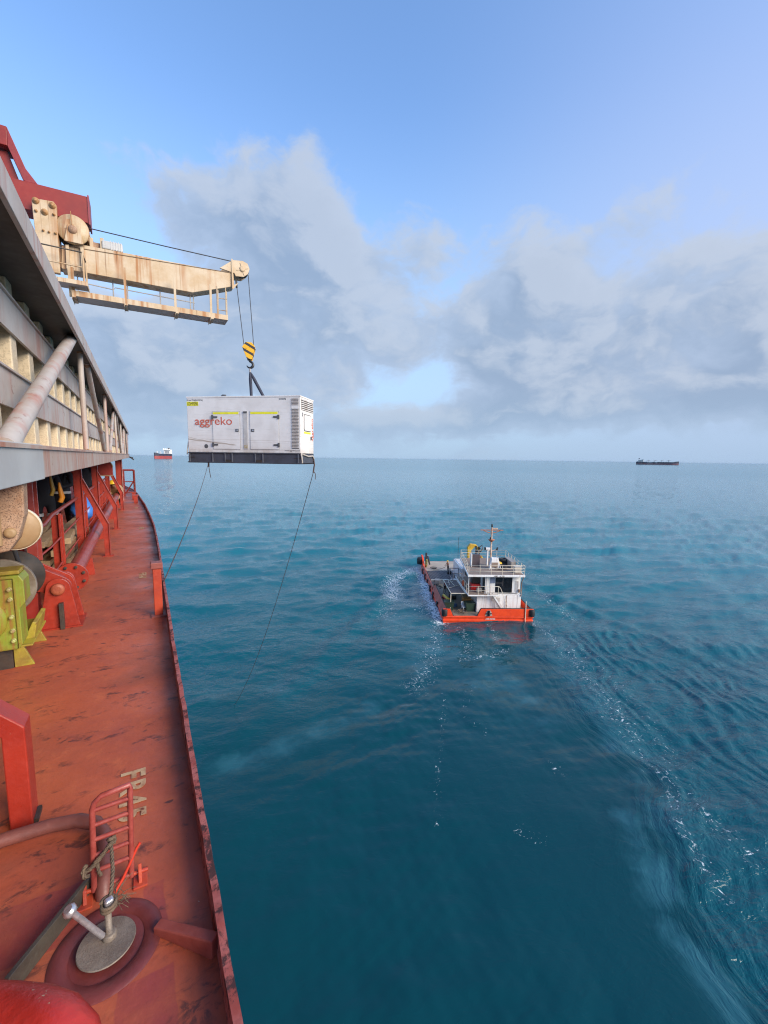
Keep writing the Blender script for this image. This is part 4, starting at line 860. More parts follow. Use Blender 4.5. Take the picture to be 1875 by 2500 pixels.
k = MB(); k.lathe([(0.03, YJ-0.31), (0.09, YJ-0.30), (0.12, YJ-0.245)], (dc[0], 0, dc[1]-0.03), 'y', 16); k.build('drum_hub', RUSTY, cr)
k = MB(); k.tube([(dc[0], YJ-0.28, dc[1]+0.02), (dc[0]-0.02, YJ-0.28, dc[1]+0.46)], 0.012, 6); k.build('brake_lever', CRANEP, cr)
k = MB(); k.prism([J(156, 556, -.2), J(160, 536, -.2), J(172, 533, -.2), J(168, 556, -.2)], 'y', YJ-0.20, YJ-0.1); k.build('brake_band', CRANEP, cr)
k = MB()
q0, q1 = J(162, 600, -.1), J(205, 605, -.1)
k.prism([J(160, 598, -.1), J(168, 598, -.1), J(172, 660, -.1), J(163, 660, -.1)], 'y', YJ-0.12, YJ-0.003); k.build('pedestal_rib', CRANEP, cr)
k = MB(); k.prism([J(196, 603, -.1), J(204, 605, -.1), J(207, 665, -.1), J(200, 662, -.1)], 'y', YJ-0.12, YJ-0.003); k.build('pedestal_rib', CRANEP, cr)
# drive unit on top of the jib
m0, m1 = J(216, 596), J(300, 616)
GREYBOX = paint('pale grey motor paint', (0.50, 0.50, 0.49), (0.42, 0.41, 0.40), rust=0.12, scale=4, bump=0.05)
k = MB(); k.mm(m0[0]+0.35, m1[0], YJ+0.05, YJ+0.5, m1[1]+0.02, m1[1]+0.27); k.build('motor', GREYBOX, cr, bevel=0.03)
for i in range(5): k = MB(); k.mm(m1[0]-0.05-0.07*i, m1[0]-0.03-0.07*i, YJ+0.04, YJ+0.51, m1[1]+0.01, m1[1]+0.285); k.build('motor_fin', GREYBOX, cr)
for xx, hh in ((m0[0]+0.02, 0.30), (m0[0]+0.30, 0.36)): k = MB(); k.mm(xx, xx+0.10, YJ+0.1, YJ+0.45, jt[1][1]-0.05, jt[1][1]+hh); k.build('motor_stand', CRANEP, cr, bevel=0.01)
k = MB(); k.mm(m0[0]+0.12, m0[0]+0.30, YJ+0.2, YJ+0.4, jt[1][1], jt[1][1]+0.22); k.build('coupling', RUSTY, cr)
t0 = J(205, 551); t1 = J(576, 637)
k = MB(); k.tube([(t0[0], YJ+0.1, t0[1]), ((t0[0]+t1[0])/2, YJ+0.11, (t0[1]+t1[1])/2-0.01), (t1[0], YJ+0.12, t1[1])], 0.017, 6); k.build('luffing_wire', CABLE, cr)
# walkway under the jib
yw0, yw1 = YJ-0.35, YJ+0.30
def JW(x, y): q = VY(x, y, yw0); return (float(q[0]), float(q[2]))
w0, w1 = JW(176, 716), JW(555, 770); zf = (w0[1]+w1[1])/2
k = MB(); k.mm(w0[0], w1[0], yw0+0.012, yw1, zf-0.10, zf-0.06); k.build('walkway_floor', CRANED, cr)
k = MB(); k.mm(w0[0]-0.01, w1[0]+0.02, yw0-0.01, yw0+0.01, zf-0.11, zf+0.05); k.build('kick_plate', CRANEP, cr)
k = MB(); k.mm(w0[0]-0.01, w1[0]+0.02, yw1, yw1+0.02, zf-0.11, zf+0.05); k.build('kick_plate', CRANED, cr)
k = MB(); k.mm(w1[0]+0.002, w1[0]+0.022, yw0+0.012, yw1-0.002, zf-0.11, zf+0.04); k.build('kick_plate', CRANED, cr)
for px in (182, 308, 432, 517):
    xx = JW(px, 740)[0]; k = MB(); k.mm(xx-0.05, xx+0.05, yw0-0.02, yw1+0.01, zf-0.15, zf-0.102); k.mm(xx-0.055, xx-0.045, yw0-0.025, yw1, zf-0.20, zf-0.15); k.build('walkway_beam', CRANEP, cr)
for px, py in ((305, 690), (427, 708), (514, 704)):
    xx = JW(px, py)[0]; k = MB(); k.mm(xx-0.035, xx+0.035, yw0+0.012, yw0+0.05, zf+0.0, 7.55); k.build('hanger', CRANEP, cr)
for px in (191, 276, 311, 390, 463, 471):
    xx = float(VY(px, 700, yw1)[0]); k = MB(); k.tube([(xx, yw1-0.02, zf), (xx, yw1-0.02, zf+0.95)], 0.018, 6); k.build('rail_post', CRANED, cr)
xa, xb, xc, xd = (float(VY(p, 700, yw1)[0]) for p in (182, 277, 281, 474))
k = MB(); k.tube([(xa, yw1-0.02, zf+0.52), (xb, yw1-0.02, zf+0.45), (xc, yw1-0.02, zf+0.52), (xd, yw1-0.02, zf+0.47)], 0.016, 6); k.build('rail_bar', CRANED, cr)
xl = JW(543, 730)[0]
for dx_ in (-0.17, 0.12):
    k = MB(); k.tube([(xl+dx_, yw0+0.05, zf), (xl+dx_, yw0+0.05, zf+0.98)], 0.018, 6); k.tube([(xl+dx_+0.09, yw0+0.4, zf), (xl+dx_+0.09, yw0+0.4, zf+0.98)], 0.018, 6); k.build('ladder_rail', CRANEP, cr)
for h in (0.25, 0.65): k = MB(); k.tube([(xl-0.17, yw0+0.05, zf+h), (xl-0.10, yw0+0.4, zf+h+0.06), (xl+0.21, yw0+0.4, zf+h+0.06), (xl+0.12, yw0+0.05, zf+h)], 0.014, 6); k.build('ladder_rung', CRANEP, cr)
# small upper platform near the root
u0, u1 = JW(158, 686), JW(214, 700)
k = MB(); k.mm(u0[0]-0.35, u1[0], yw0-0.25, yw0+0.35, u1[1]-0.04, u1[1]); k.build('platform', CRANED, cr)
k = MB(); k.mm(u0[0]-0.35, u1[0]+0.01, yw0-0.27, yw0-0.252, u1[1]-0.06, u1[1]+0.06); k.mm(u1[0]+0.002, u1[0]+0.022, yw0-0.25, yw0+0.35, u1[1]-0.06, u1[1]+0.04); k.build('kick_plate', CRANEP, cr)
k = MB(); k.mm(-1.62, -1.47, yw0+0.1, yw0+0.2, zf-0.1, 7.3); k.build('hanger', CRANEP, cr)
r0_ = JW(206, 625)
k = MB(); k.tube([(u0[0]-0.6, yw0-0.24, r0_[1]+0.02), (u1[0]-0.06, yw0-0.24, r0_[1]), (u1[0]-0.02, yw0+0.1, r0_[1]-0.15)], 0.02, 6); k.build('hand_rail', DARK, cr)
k = MB(); k.tube([(u0[0]-0.6, yw0-0.24, r0_[1]-0.40), (u1[0]-0.06, yw0-0.24, r0_[1]-0.42)], 0.02, 6); k.build('hand_rail', CRANEP, cr)
for dx_, dyy in ((-0.06, -0.24), (-0.02, 0.1)): k = MB(); k.tube([(u1[0]+dx_, yw0+dyy, u1[1]), (u1[0]+dx_, yw0+dyy, r0_[1]-0.1*(dyy > 0))], 0.026, 6); k.build('rail_post', CRANEP, cr)

# ------------------------------------------------------------------ hook block
DB = 15.6
hb_c = AT(608, 858, DB)
HAZ = bpy.data.materials.new('black and yellow hazard paint'); HAZ.use_nodes = True
T = NT(HAZ.node_tree); b_ = T.n['Principled BSDF']; p_ = T.coord('Object'); x_, y_, z_ = T.sep(p_)
s_ = T.m('FRACT', T.m('ADD', T.m('MULTIPLY', T.m('ADD', T.m('MULTIPLY', x_, 0.55), z_), 3.9), T.m('MULTIPLY', T.noise(p_, 6, 3), 0.12)))
wear = T.noise(p_, 14, 6, 0.7)
c_ = T.mix(T.m('GREATER_THAN', s_, 0.62), (0.75, 0.40, 0.015, 1), (0.035, 0.030, 0.032, 1)); c_ = T.mix(T.ss(wear, 0.58, 0.66), c_, (0.14, 0.05, 0.02, 1))
T.put(b_.inputs['Base Color'], c_); b_.inputs['Roughness'].default_value = 0.5
blk = thing('hook_block', 'black and yellow striped hook block hanging from the crane wires', 'hook block', tuple(hb_c), rot=(R(-4), 0, -YAW*0.6), local=True)
hexp = [(-0.10, 0.30), (0.10, 0.29), (0.165, 0.22), (0.225, 0.13), (0.105, -0.30), (-0.06, -0.30), (-0.225, 0.12), (-0.15, 0.23)]
for y_0 in (-0.11, 0.085):
    k = MB(); k.prism(hexp, 'y', y_0, y_0+0.025); k.build('cheek_plate', HAZ, blk, bevel=0.004)
k = MB(); k.prism([(x*0.9, z*0.93) for x, z in hexp], 'y', -0.083, 0.083); k.build('core', DARK, blk)
k = MB(); k.lathe([(0.03, -0.06), (0.19, -0.06), (0.16, 0), (0.19, 0.06), (0.03, 0.06)], (0, 0, 0.12), 'y', 24); k.build('sheave', DARK, blk)
k = MB(); hk = [(0.02, 0, -0.30), (0.02, 0, -0.36)]+[(0.02+0.11*math.sin(a), 0, -0.47+0.11*math.cos(a)) for a in np.linspace(0.1, 4.4, 16)]
k.tube(hk, [0.035, 0.035]+list(np.interp(np.linspace(0, 1, 16), [0, 0.5, 1], [0.036, 0.052, 0.014])), 12); k.build('hook', plain('black hook steel', (0.015, 0.015, 0.018), 0.4), blk)
M_blk = Matrix.Translation(hb_c) @ Euler((R(-4), 0, -YAW*0.6)).to_matrix().to_4x4()
def BK(x, y, z): return M_blk @ Vector((x, y, z))
for (px, py), lx, lab in (((577, 690), -0.17, 'left hoist wire from the jib tip down to the striped block'), ((606, 672), 0.165, 'right hoist wire from the jib sheave down to the striped block')):
    q = VY(px, py, YJ+0.1); k = MB(); e_ = BK(lx, 0, 0.2)
    k.tube([q, q+(np.array(e_)-q)*0.5+np.array([0.0, 0, -0.01]), e_], 0.013, 6)
    if lx < 0: k.tube([q+np.array([0, 0, 0.06]), q+np.array([0.01, 0, -0.18])], 0.035, 8)
    o = k.build('hoist_wire', CABLE, origin=tuple(q)); tag(o, lab, 'wire', 'hoist wires of the crane')

# ------------------------------------------------------------------ the generator in the air
gR, gL = AT(735, 1131, 15.0), AT(461, 1130, 15.75)
gdir = gR-gL; GLEN = 4.27; grot = math.atan2(gdir[1], gdir[0]); gz = float((gR[2]+gL[2])/2)
gx = np.array([math.cos(grot), math.sin(grot), 0]); gy = np.array([-gx[1], gx[0], 0]); gmid = (gR+gL)/2
GD = 1.32; gc_ = gmid+gy*GD/2
GEN = thing('generator_set', 'white containerised generator with orange lettering hanging over the sea from the crane', 'generator', (gc_[0], gc_[1], gz), rot=(0, 0, grot), local=True)
M_gen = Matrix.Translation((gc_[0], gc_[1], gz)) @ Matrix.Rotation(grot, 4, 'Z')
def gm():
    m = bpy.data.materials.new('scuffed white generator paint'); m.use_nodes = True; T = NT(m.node_tree); b = T.n['Principled BSDF']; p = T.coord('Object'); x, y, z = T.sep(p)
    n = T.noise(p, 1.6, 5, 0.6); col = T.mix(T.ss(n, 0.35, 0.7), (0.76, 0.735, 0.715, 1), (0.66, 0.63, 0.605, 1))
    st = T.noise(T.vm('MULTIPLY', T.vm('ADD', p, T.vm('SCALE', T.noise(p, 0.8, 2, color=True), scale=0.12)), (0.35, 1, 9)), 2.4, 5, 0.65)
    col = T.mix(T.ss(st, 0.58, 0.70, 0, 0.35), col, (0.34, 0.31, 0.28, 1))
    def scuff(a, c, w, x0, x1, k, colr=(0.30, 0.23, 0.17, 1)):
        d = T.m('ABSOLUTE', T.m('SUBTRACT', z, T.m('ADD', T.m('MULTIPLY', x, a), T.m('ADD', T.m('MULTIPLY', T.noise(p, 2, 2), 0.06), c))))
        return T.m('MULTIPLY', T.m('MULTIPLY', T.ss(d, w, 0.0), T.m('MULTIPLY', T.ss(x, x0-0.1, x0+0.05), T.ss(x, x1+0.2, x1))), k)
    for a, c, w, x0, x1, k in ((-0.115, 0.56, 0.035, -2.2, -0.4, 0.8), (-0.19, 0.47, 0.016, -2.2, -0.9, 0.6), (-0.02, 0.775, 0.008, -1.6, 2.0, 0.6), (-0.01, 0.70, 0.007, -2, 2.1, 0.4), (0.0, 0.42, 0.012, -2.1, 2.0, 0.5)):
        col = T.mix(scuff(a, c, w, x0, x1, k), col, (0.30, 0.23, 0.17, 1))
    low = T.m('MULTIPLY', T.ss(z, 0.62, 0.36), T.ss(T.noise(T.vm('MULTIPLY', p, (1, 1, 0.4)), 3, 4), 0.35, 0.65)); col = T.mix(T.m('MULTIPLY', low, 0.5), col, (0.40, 0.30, 0.23, 1))
    T.put(b.inputs['Base Color'], col); b.inputs['Roughness'].default_value = 0.42; return m
GW = gm()
GGREY = paint('dark blue grey skid paint', (0.060, 0.064, 0.085), (0.045, 0.047, 0.06), rust=0.08, rough=0.5, scale=2, bump=0.05)
GY = plain('reflective yellow tape', (0.85, 0.80, 0.03), 0.4); GBLK = plain('black print', (0.02, 0.02, 0.022), 0.5); GOR = plain('orange red print', (0.62, 0.12, 0.065), 0.5); GGR = plain('grey door fittings', (0.10, 0.10, 0.105), 0.45)
LX = GLEN/2; FY = -GD/2
MB().mm(-LX, LX, FY, -FY, 0.362, 2.30).build('canopy', GW, GEN, bevel=0.018)
k = MB(); k.mm(-LX-0.01, LX+0.012, FY-0.012, -FY+0.012, 2.27, 2.318); k.build('roof_edge', GW, GEN, bevel=0.006)
k = MB(); k.mm(-LX, LX, FY, FY+0.08, 0.0, 0.36); k.mm(-LX, LX, -FY-0.08, -FY, 0.0, 0.36); k.mm(-LX, -LX+0.1, FY+0.08, -FY-0.08, 0.02, 0.34); k.mm(LX-0.1, LX, FY+0.08, -FY-0.08, 0.02, 0.34)
sk = k.build('skid', GGREY, GEN); 
k = MB(); k.mm(-LX-0.02, LX+0.02, FY-0.035, FY-0.001, 0.0, 0.03); k.mm(-LX-0.01, LX+0.015, FY-0.03, FY-0.001, 0.335, 0.365); k.build('skid_flange', GGREY, GEN)
k = MB(); k.mm(-LX-0.015, LX+0.015, FY, -FY, -0.012, -0.001); k.build('skid_floor', DARK, GEN)
for xx in (-2.08, -1.18, -0.69, -0.42, 0.46, 0.74, 2.05): k = MB(); k.mm(xx-0.018, xx+0.018, FY-0.03, FY-0.002, 0.03, 0.335); k.build('stiffener', paint('lighter skid rib', (0.11, 0.115, 0.14), (0.08, 0.085, 0.1)), GEN)
for xx in (-0.555, 0.60): k = MB(); k.mm(xx-0.11, xx+0.11, FY-0.028, FY-0.004, 0.032, 0.115); k.build('fork_pocket', DARK, GEN)
for xx in (-LX+0.12, LX-0.12): k = MB(); k.mm(xx-0.13, xx+0.13, FY-0.012, FY-0.002, 0.18, 0.20); k.build('skid_slot', DARK, GEN)
# doors
for x0, x1, hinge in ((-1.135, -0.105, -1), (0.285, 1.345, 1)):
    z0, z1 = 0.485, 1.79
    k = MB(); k.mm(x0-0.008, x1+0.008, FY-0.004, FY-0.001, z0-0.008, z1+0.008); gap = k.build('door_gap', plain('dark joint', (0.10, 0.095, 0.09), 0.6), GEN)
    k = MB(); k.mm(x0, x1, FY-0.014, FY-0.0045, z0, z1); dr = k.build('door', GW, GEN, bevel=0.004)
    k = MB(); k.mm(x0+0.02, x1-0.03, FY-0.0165, FY-0.0145, z1-0.095, z1-0.02); k.build('yellow_strip', GY, dr)
    xh = x0 if hinge < 0 else x1
    for zz in (1.60, 0.64):
        k = MB(); k.mm(xh-0.035, xh+0.035, FY-0.04, FY-0.0145, zz-0.07, zz+0.07); k.mm(xh-0.19*max(hinge, 0)+0.03*min(hinge, 0)*0, xh+0.19*max(-hinge, 0), FY-0.032, FY-0.0146, zz-0.03, zz+0.03); k.build('hinge', GGR, dr, bevel=0.005)
    xk = x1-0.10 if hinge < 0 else x0+0.10
    k = MB(); k.mm(xk-0.06, xk+0.06, FY-0.026, FY-0.0147, 1.09, 1.19); lk = k.build('latch', GGR, dr, bevel=0.005)
    k = MB(); k.mm(xk-0.015, xk+0.035, FY-0.032, FY-0.0265, 1.115, 1.165); k.build('latch_handle', STEEL, lk)
k = MB(); k.mm(0.03, 0.19, FY-0.012, FY-0.002, 0.49, 1.80); k.build('centre_strip', paint('greyer white strip', (0.52, 0.51, 0.50), (0.45, 0.43, 0.41), rust=0.15, streak=0.3), GEN, bevel=0.003)
k = MB(); k.mm(0.04, 0.18, FY-0.03, FY-0.0125, 1.74, 1.79); k.build('strip_hood', GGR, GEN)
k = MB(); k.mm(0.04, 0.18, FY-0.0165, FY-0.0125, 0.52, 0.63); k.build('stain_plate', paint('mustard stain', (0.34, 0.26, 0.12), (0.45, 0.40, 0.32), scale=9), GEN)
sl0 = None
for i in range(35):
    if i in (5, 6): continue
    zz = 2.205-i*0.0485
    if sl0 is None:
        k = MB(); k.box((0, 0, 0), (0.245, 0.022, 0.024), (R(28), 0, 0)); sl0 = k.build('louvre_slat', GW, origin=(0, 0, 0)); o = sl0
    else: o = sl0.copy(); COL.objects.link(o)
    o.parent = GEN; o.location = (1.945, FY-0.012, zz)
k = MB(); k.mm(1.82, 2.07, FY-0.004, FY-0.001, 0.52, 2.23); k.build('louvre_opening', plain('dark joint', (0, 0, 0)), GEN)
k = MB(); k.mm(1.815, 2.075, FY-0.012, FY-0.0042, 1.885, 1.985); k.build('louvre_band', GW, GEN)
# right end
e2 = None
for i in range(6):
    zz = 2.19-i*0.065
    if e2 is None:
        k = MB(); k.box((0, 0, 0), (0.022, 1.16, 0.034), (0, R(-28), 0)); e2 = k.build('end_slat', GW, origin=(0, 0, 0)); o = e2
    else: o = e2.copy(); COL.objects.link(o)
    o.parent = GEN; o.location = (LX+0.012, 0, zz)
k = MB(); k.mm(LX+0.001, LX+0.004, -0.58, 0.58, 1.84, 2.22); k.build('end_opening', plain('dark joint', (0, 0, 0)), GEN)
def rrect(y0, y1, z0, z1, r): 
    out = []
    for cy, cz, a in ((y1-r, z1-r, 0), (y0+r, z1-r, PI/2), (y0+r, z0+r, PI), (y1-r, z0+r, 3*PI/2)):
        out += [(cy+r*math.cos(a+t), cz+r*math.sin(a+t)) for t in np.linspace(0, PI/2, 6)]
    return out
k = MB(); k.prism(rrect(-0.34, 0.36, 1.14, 1.73, 0.09), 'x', LX+0.001, LX+0.008); k.build('hatch_seal', plain('dark joint', (0, 0, 0)), GEN)
k = MB(); k.prism(rrect(-0.315, 0.335, 1.165, 1.705, 0.075), 'x', LX+0.0085, LX+0.016); k.build('end_hatch', GW, GEN)
k = MB(); k.mm(LX+0.001, LX+0.006, -0.33, 0.33, 1.06, 1.12); k.build('yellow_strip', GY, GEN)
k = MB(); k.mm(LX+0.001, LX+0.03, 0.32, 0.40, 0.86, 0.98); k.build('end_latch', GGR, GEN)
k = MB(); k.tube([(LX+0.01, -0.52, 1.62), (LX+0.03, -0.50, 1.70), (LX+0.01, -0.47, 1.76)], 0.012, 6); k.build('lift_handle', GGR, GEN)
FX = Matrix.Translation((0, FY-0.0172, 0)) @ Matrix.Rotation(PI/2, 4, 'X')
def face_text(t, sz, mat, x, z, **kw): return lettering(t, sz, mat, parent=GEN, M=Matrix.Translation((x, FY-kw.pop('out', 0.0175), z)) @ Matrix.Rotation(PI/2, 4, 'X'), **kw)
o = face_text('aggreko', 0.40, GOR, -1.83, 1.335, bold=0.001, width=1.0, name='brand_lettering'); 
# stretch the word to its length on the panel
wd = max(v.co.x for v in o.data.vertices)-min(v.co.x for v in o.data.vertices); mx = min(v.co.x for v in o.data.vertices)
for v in o.data.vertices: v.co.x = -1.82+(v.co.x-mx)*1.43/wd
def fit(o, x0, w_):
    mn = min(v.co.x for v in o.data.vertices); wd = max(v.co.x for v in o.data.vertices)-mn
    for v in o.data.vertices: v.co.x = x0+(v.co.x-mn)*w_/wd
k = MB(); k.mm(-2.128, -1.675, FY-0.004, FY-0.001, 1.995, 2.14); k.build('number_plate', GY, GEN)
o = face_text('XDMF098', 0.165, GBLK, -2.1, 2.01, bold=0.0, out=0.0045, name='number_lettering'); fit(o, -2.115, 0.42)
o = face_text('Gross Weight 6421kg', 0.085, GBLK, -2.1, 2.17, bold=0.0, out=0.002, name='weight_lettering'); fit(o, -2.12, 0.62)
o = face_text('XDMF098', 0.085, GBLK, 1.35, 2.17, bold=0.0, out=0.002, name='number_lettering'); fit(o, 1.36, 0.26)
o = face_text('www.aggreko.com', 0.06, GBLK, 1.6, 0.435, bold=0.0, out=0.002, name='web_lettering'); fit(o, 1.55, 0.55)
k = MB(); k.lathe([(0.06, FY-0.003), (0.075, FY-0.003), (0.075, FY-0.001), (0.06, FY-0.001)], (-1.42, 0, 0.58), 'y', 24); k.build('round_sticker', GGR, GEN)
lettering('aggreko', 0.26, GOR, 'brand_lettering', bold=0.002, parent=GEN, M=Matrix.Translation((LX+0.003, 0.60, 0.82)) @ Matrix(((0, 0, 1, 0), (0, -1, 0, 0), (1, 0, 0, 0), (0, 0, 0, 1))) @ Matrix.Translation((0, 0, 0)))
# lifting frame, exhaust and a loose strap
k = MB(); k.prism([(-0.17, 2.318), (0.16, 2.318), (0.04, 2.36), (0.03, 2.40), (-0.03, 2.40), (-0.05, 2.36)], 'y', -0.03, 0.03); k.mm(-0.22, 0.30, -0.10, 0.10, 2.312, 2.335); k.build('lifting_lug', paint('grey lifting lug', (0.35, 0.34, 0.36), (0.28, 0.26, 0.25), rust=0.15), GEN, bevel=0.004)
k = MB(); k.tube([(-1.05, -0.2, 2.32), (-0.98, -0.2, 2.39), (-0.88, -0.2, 2.38)], 0.06, 12); k.mm(-0.93, -0.66, -0.25, -0.15, 2.318, 2.345); k.build('exhaust', GGR, GEN)
STRAP = paint('dirty white strap', (0.46, 0.42, 0.38), (0.34, 0.29, 0.25), rough=0.8, scale=8)
k = MB(); k.tube([(LX+0.01, FY+0.0, 0.36), (LX+0.03, FY-0.01, 0.27), (LX+0.035, FY+0.03, 0.10), (LX+0.03, FY+0.05, 0.03)], 0.03, 6); k.tube([(LX+0.015, FY+0.05, 0.34), (LX+0.03, 0.0, 0.26), (LX+0.03, 0.45, 0.28), (LX+0.02, 0.62, 0.18)], 0.03, 6)
k.tube([(-LX-0.02, FY+0.05, 0.75), (-LX-0.05, FY+0.02, 0.45), (-LX-0.08, FY+0.03, 0.28)], 0.02, 6); o = k.build('tie_strap', STRAP, GEN); o['kind'] = 'stuff'
# slings and tag lines
SL = paint('dark navy sling', (0.020, 0.024, 0.045), (0.03, 0.034, 0.06), rough=0.7, scale=9)
hookp = BK(0.02, 0, -0.565)
def GP(x, y, z): return M_gen @ Vector((x, y, z))
k = MB(); k.tube([hookp+Vector((0, 0, 0.02)), hookp+Vector((0, 0, -0.1)), hookp+Vector((0, 0, -0.17))], 0.03, 8)
o = k.build('shackle', paint('grey lifting lug', (0, 0, 0)), origin=tuple(hookp)); tag(o, 'grey shackle between the hook and the two dark slings', 'shackle')
hp_ = hookp+Vector((0.0, 0, -0.14))
for tgt, lab in ((GP(0.02, 0, 2.40), 'left dark webbing sling ending at the grey lug on the generator roof'), (GP(0.42, 0.25, 2.33), 'right dark webbing sling ending behind the generator roof edge')):
    k = MB(); d = tgt-hp_
    k.tube([hp_, hp_+d*0.12, hp_+d*0.3, hp_+d], [0.02, 0.04, 0.058, 0.05], 8)
    o = k.build('lifting_sling', SL, origin=tuple(hp_)); tag(o, lab, 'sling', 'slings lifting the generator')
TAGM = plain('dull red brown tag line', (0.09, 0.06, 0.055), 0.9)
def sagline(a, b, sag, n=14): 
    a, b = Vector(a), Vector(b); return [a.lerp(b, i/n)+Vector((0, 0, -sag*4*(i/n)*(1-i/n))) for i in range(n+1)]
a = GP(-1.42, FY+0.1, 0.0); g_ = Vector((0.19, 5.95, 0.13))
k = MB(); k.tube(sagline(a, g_, 0.16), 0.0075, 5); k.tube([a+Vector((0, 0, 0.02)), a+Vector((0.0, 0, -0.16))], 0.03, 6); k.tube([a+Vector((0, 0, -0.1)), a+Vector((0.02, 0, -0.3)), a+Vector((0.06, 0, -0.55))], 0.012, 5)
o = k.build('tag_line', TAGM, origin=tuple(a)); tag(o, 'thin dark rope from under the generator skid to the ship gunwale', 'rope', 'tag lines of the generator')
a = GP(LX+0.02, 0.60, 0.16); e_ = Vector(G(572, 1722, SEA_Z))
k = MB(); k.tube([a, a+Vector((0.03, 0, -0.2)), a+Vector((-0.02, 0, -0.5))], 0.028, 6); k.tube(sagline(a+Vector((-0.02, 0, -0.5)), e_, 1.1, 24), 0.012, 5); k.tube([a+Vector((-0.01, 0, -0.42)), a+Vector((0.07, 0, -0.55)), a+Vector((0.06, 0, -0.75))], 0.013, 5)
o = k.build('tag_line', TAGM, origin=tuple(a)); tag(o, 'long thin rope from the generator corner trailing down into the sea', 'rope', 'tag lines of the generator')

# ------------------------------------------------------------------ the workboat
M_boat = Matrix.Translation((BOAT[0], BOAT[1], SEA_Z)) @ Matrix.Rotation(-BOAT_HEAD, 4, 'Z')
def bthing(name, label, cat, loc, rz=0.0, group=None):
    return thing(name, label, cat, tuple(M_boat @ Vector(loc)), rot=(0, 0, -BOAT_HEAD+rz), group=group, local=True)
BT = bthing('workboat', 'orange hulled workboat with a white wheelhouse heading away over the sea', 'boat', (0, 0, 0))
BO = paint('orange red hull paint', (0.82, 0.068, 0.012), (0.70, 0.050, 0.010), rust=0.10, rough=0.4, scale=1.4, bump=0.02, chips=0.1, chipcol=(0.6, 0.4, 0.3))
BOF = paint('faded pink red side paint', (0.56, 0.12, 0.08), (0.44, 0.08, 0.05), rust=0.22, rough=0.5, scale=1.2, grime=0.4)
BW = paint('white boat paint', (0.80, 0.795, 0.78), (0.73, 0.72, 0.70), rust=0.14, rough=0.4, scale=1.3, streak=0.3, bump=0.02)
BD = paint('brown boat deck', (0.26, 0.21, 0.155), (0.17, 0.14, 0.105), rust=0.25, rough=0.7, scale=0.9, grime=0.5)
BDL = paint('sandy foredeck', (0.42, 0.36, 0.29), (0.34, 0.29, 0.23), rust=0.18, rough=0.7, scale=0.8, grime=0.3)
BRN = paint('dull brown roof', (0.27, 0.20, 0.155), (0.22, 0.165, 0.13), rough=0.7, scale=1.0, rust=0.12)
PANEL = paint('purple brown panel', (0.085, 0.062, 0.068), (0.065, 0.048, 0.052), rough=0.55, scale=1.5)
GLASSD = plain('dark window glass', (0.010, 0.010, 0.012), 0.08)
RAILW = paint('cream rail paint', (0.72, 0.66, 0.54), (0.62, 0.52, 0.38), rust=0.2, rough=0.5, scale=3)
plan = [(-5.0, 0.0), (5.0, 0.0), (5.0, 21.0), (4.3, 24.2), (3.4, 26.0), (-3.6, 26.0), (-4.7, 24.2), (-5.0, 22.5)]
k = MB(); k.prism(plan, 'z', -1.3, 0.54); k.build('hull', BO, BT)
k = MB(); k.prism([(x*1.022, y*1.0-(0.1 if y < 1 else -0.1)) for x, y in plan], 'z', 0.36, 0.56); k.build('rubbing_strake', BO, BT, bevel=0.07)
k = MB(); k.prism([(x*1.016, y*1.0-(0.07 if y < 1 else -0.08)) for x, y in plan], 'z', -0.10, 0.16); k.build('lower_strake', BO, BT, bevel=0.06)
k = MB(); k.mm(-4.85, 4.85, 0.1, 14.2, 0.555, 0.572); k.build('aft_deck', BD, BT)
k = MB(); k.mm(-4.6, 3.6, 19.6, 25.9, 0.555, 0.575); k.build('fore_deck', BDL, BT)
bd = MB(); 
for i in range(20): bd.mm(-4.55+0.22*i, -4.40+0.22*i, 14.45, 19.55, 0.575, 0.62)
bd = bd.build('deck_boards', paint('grey deck boards', (0.17, 0.16, 0.165), (0.11, 0.105, 0.11), rough=0.7, scale=1.2), BT); bd['kind'] = 'stuff'
k = MB(); k.mm(-4.8, 0.0, 14.2, 19.6, 0.555, 0.57); k.build('mid_deck', plain('dark deck gap', (0.05, 0.05, 0.05), 0.8), BT)
for y in (14.3, 19.65): k = MB(); k.mm(-4.6, -0.3, y-0.09, y+0.09, 0.56, 0.70); k.build('deck_sill', RAILW, BT, bevel=0.02)
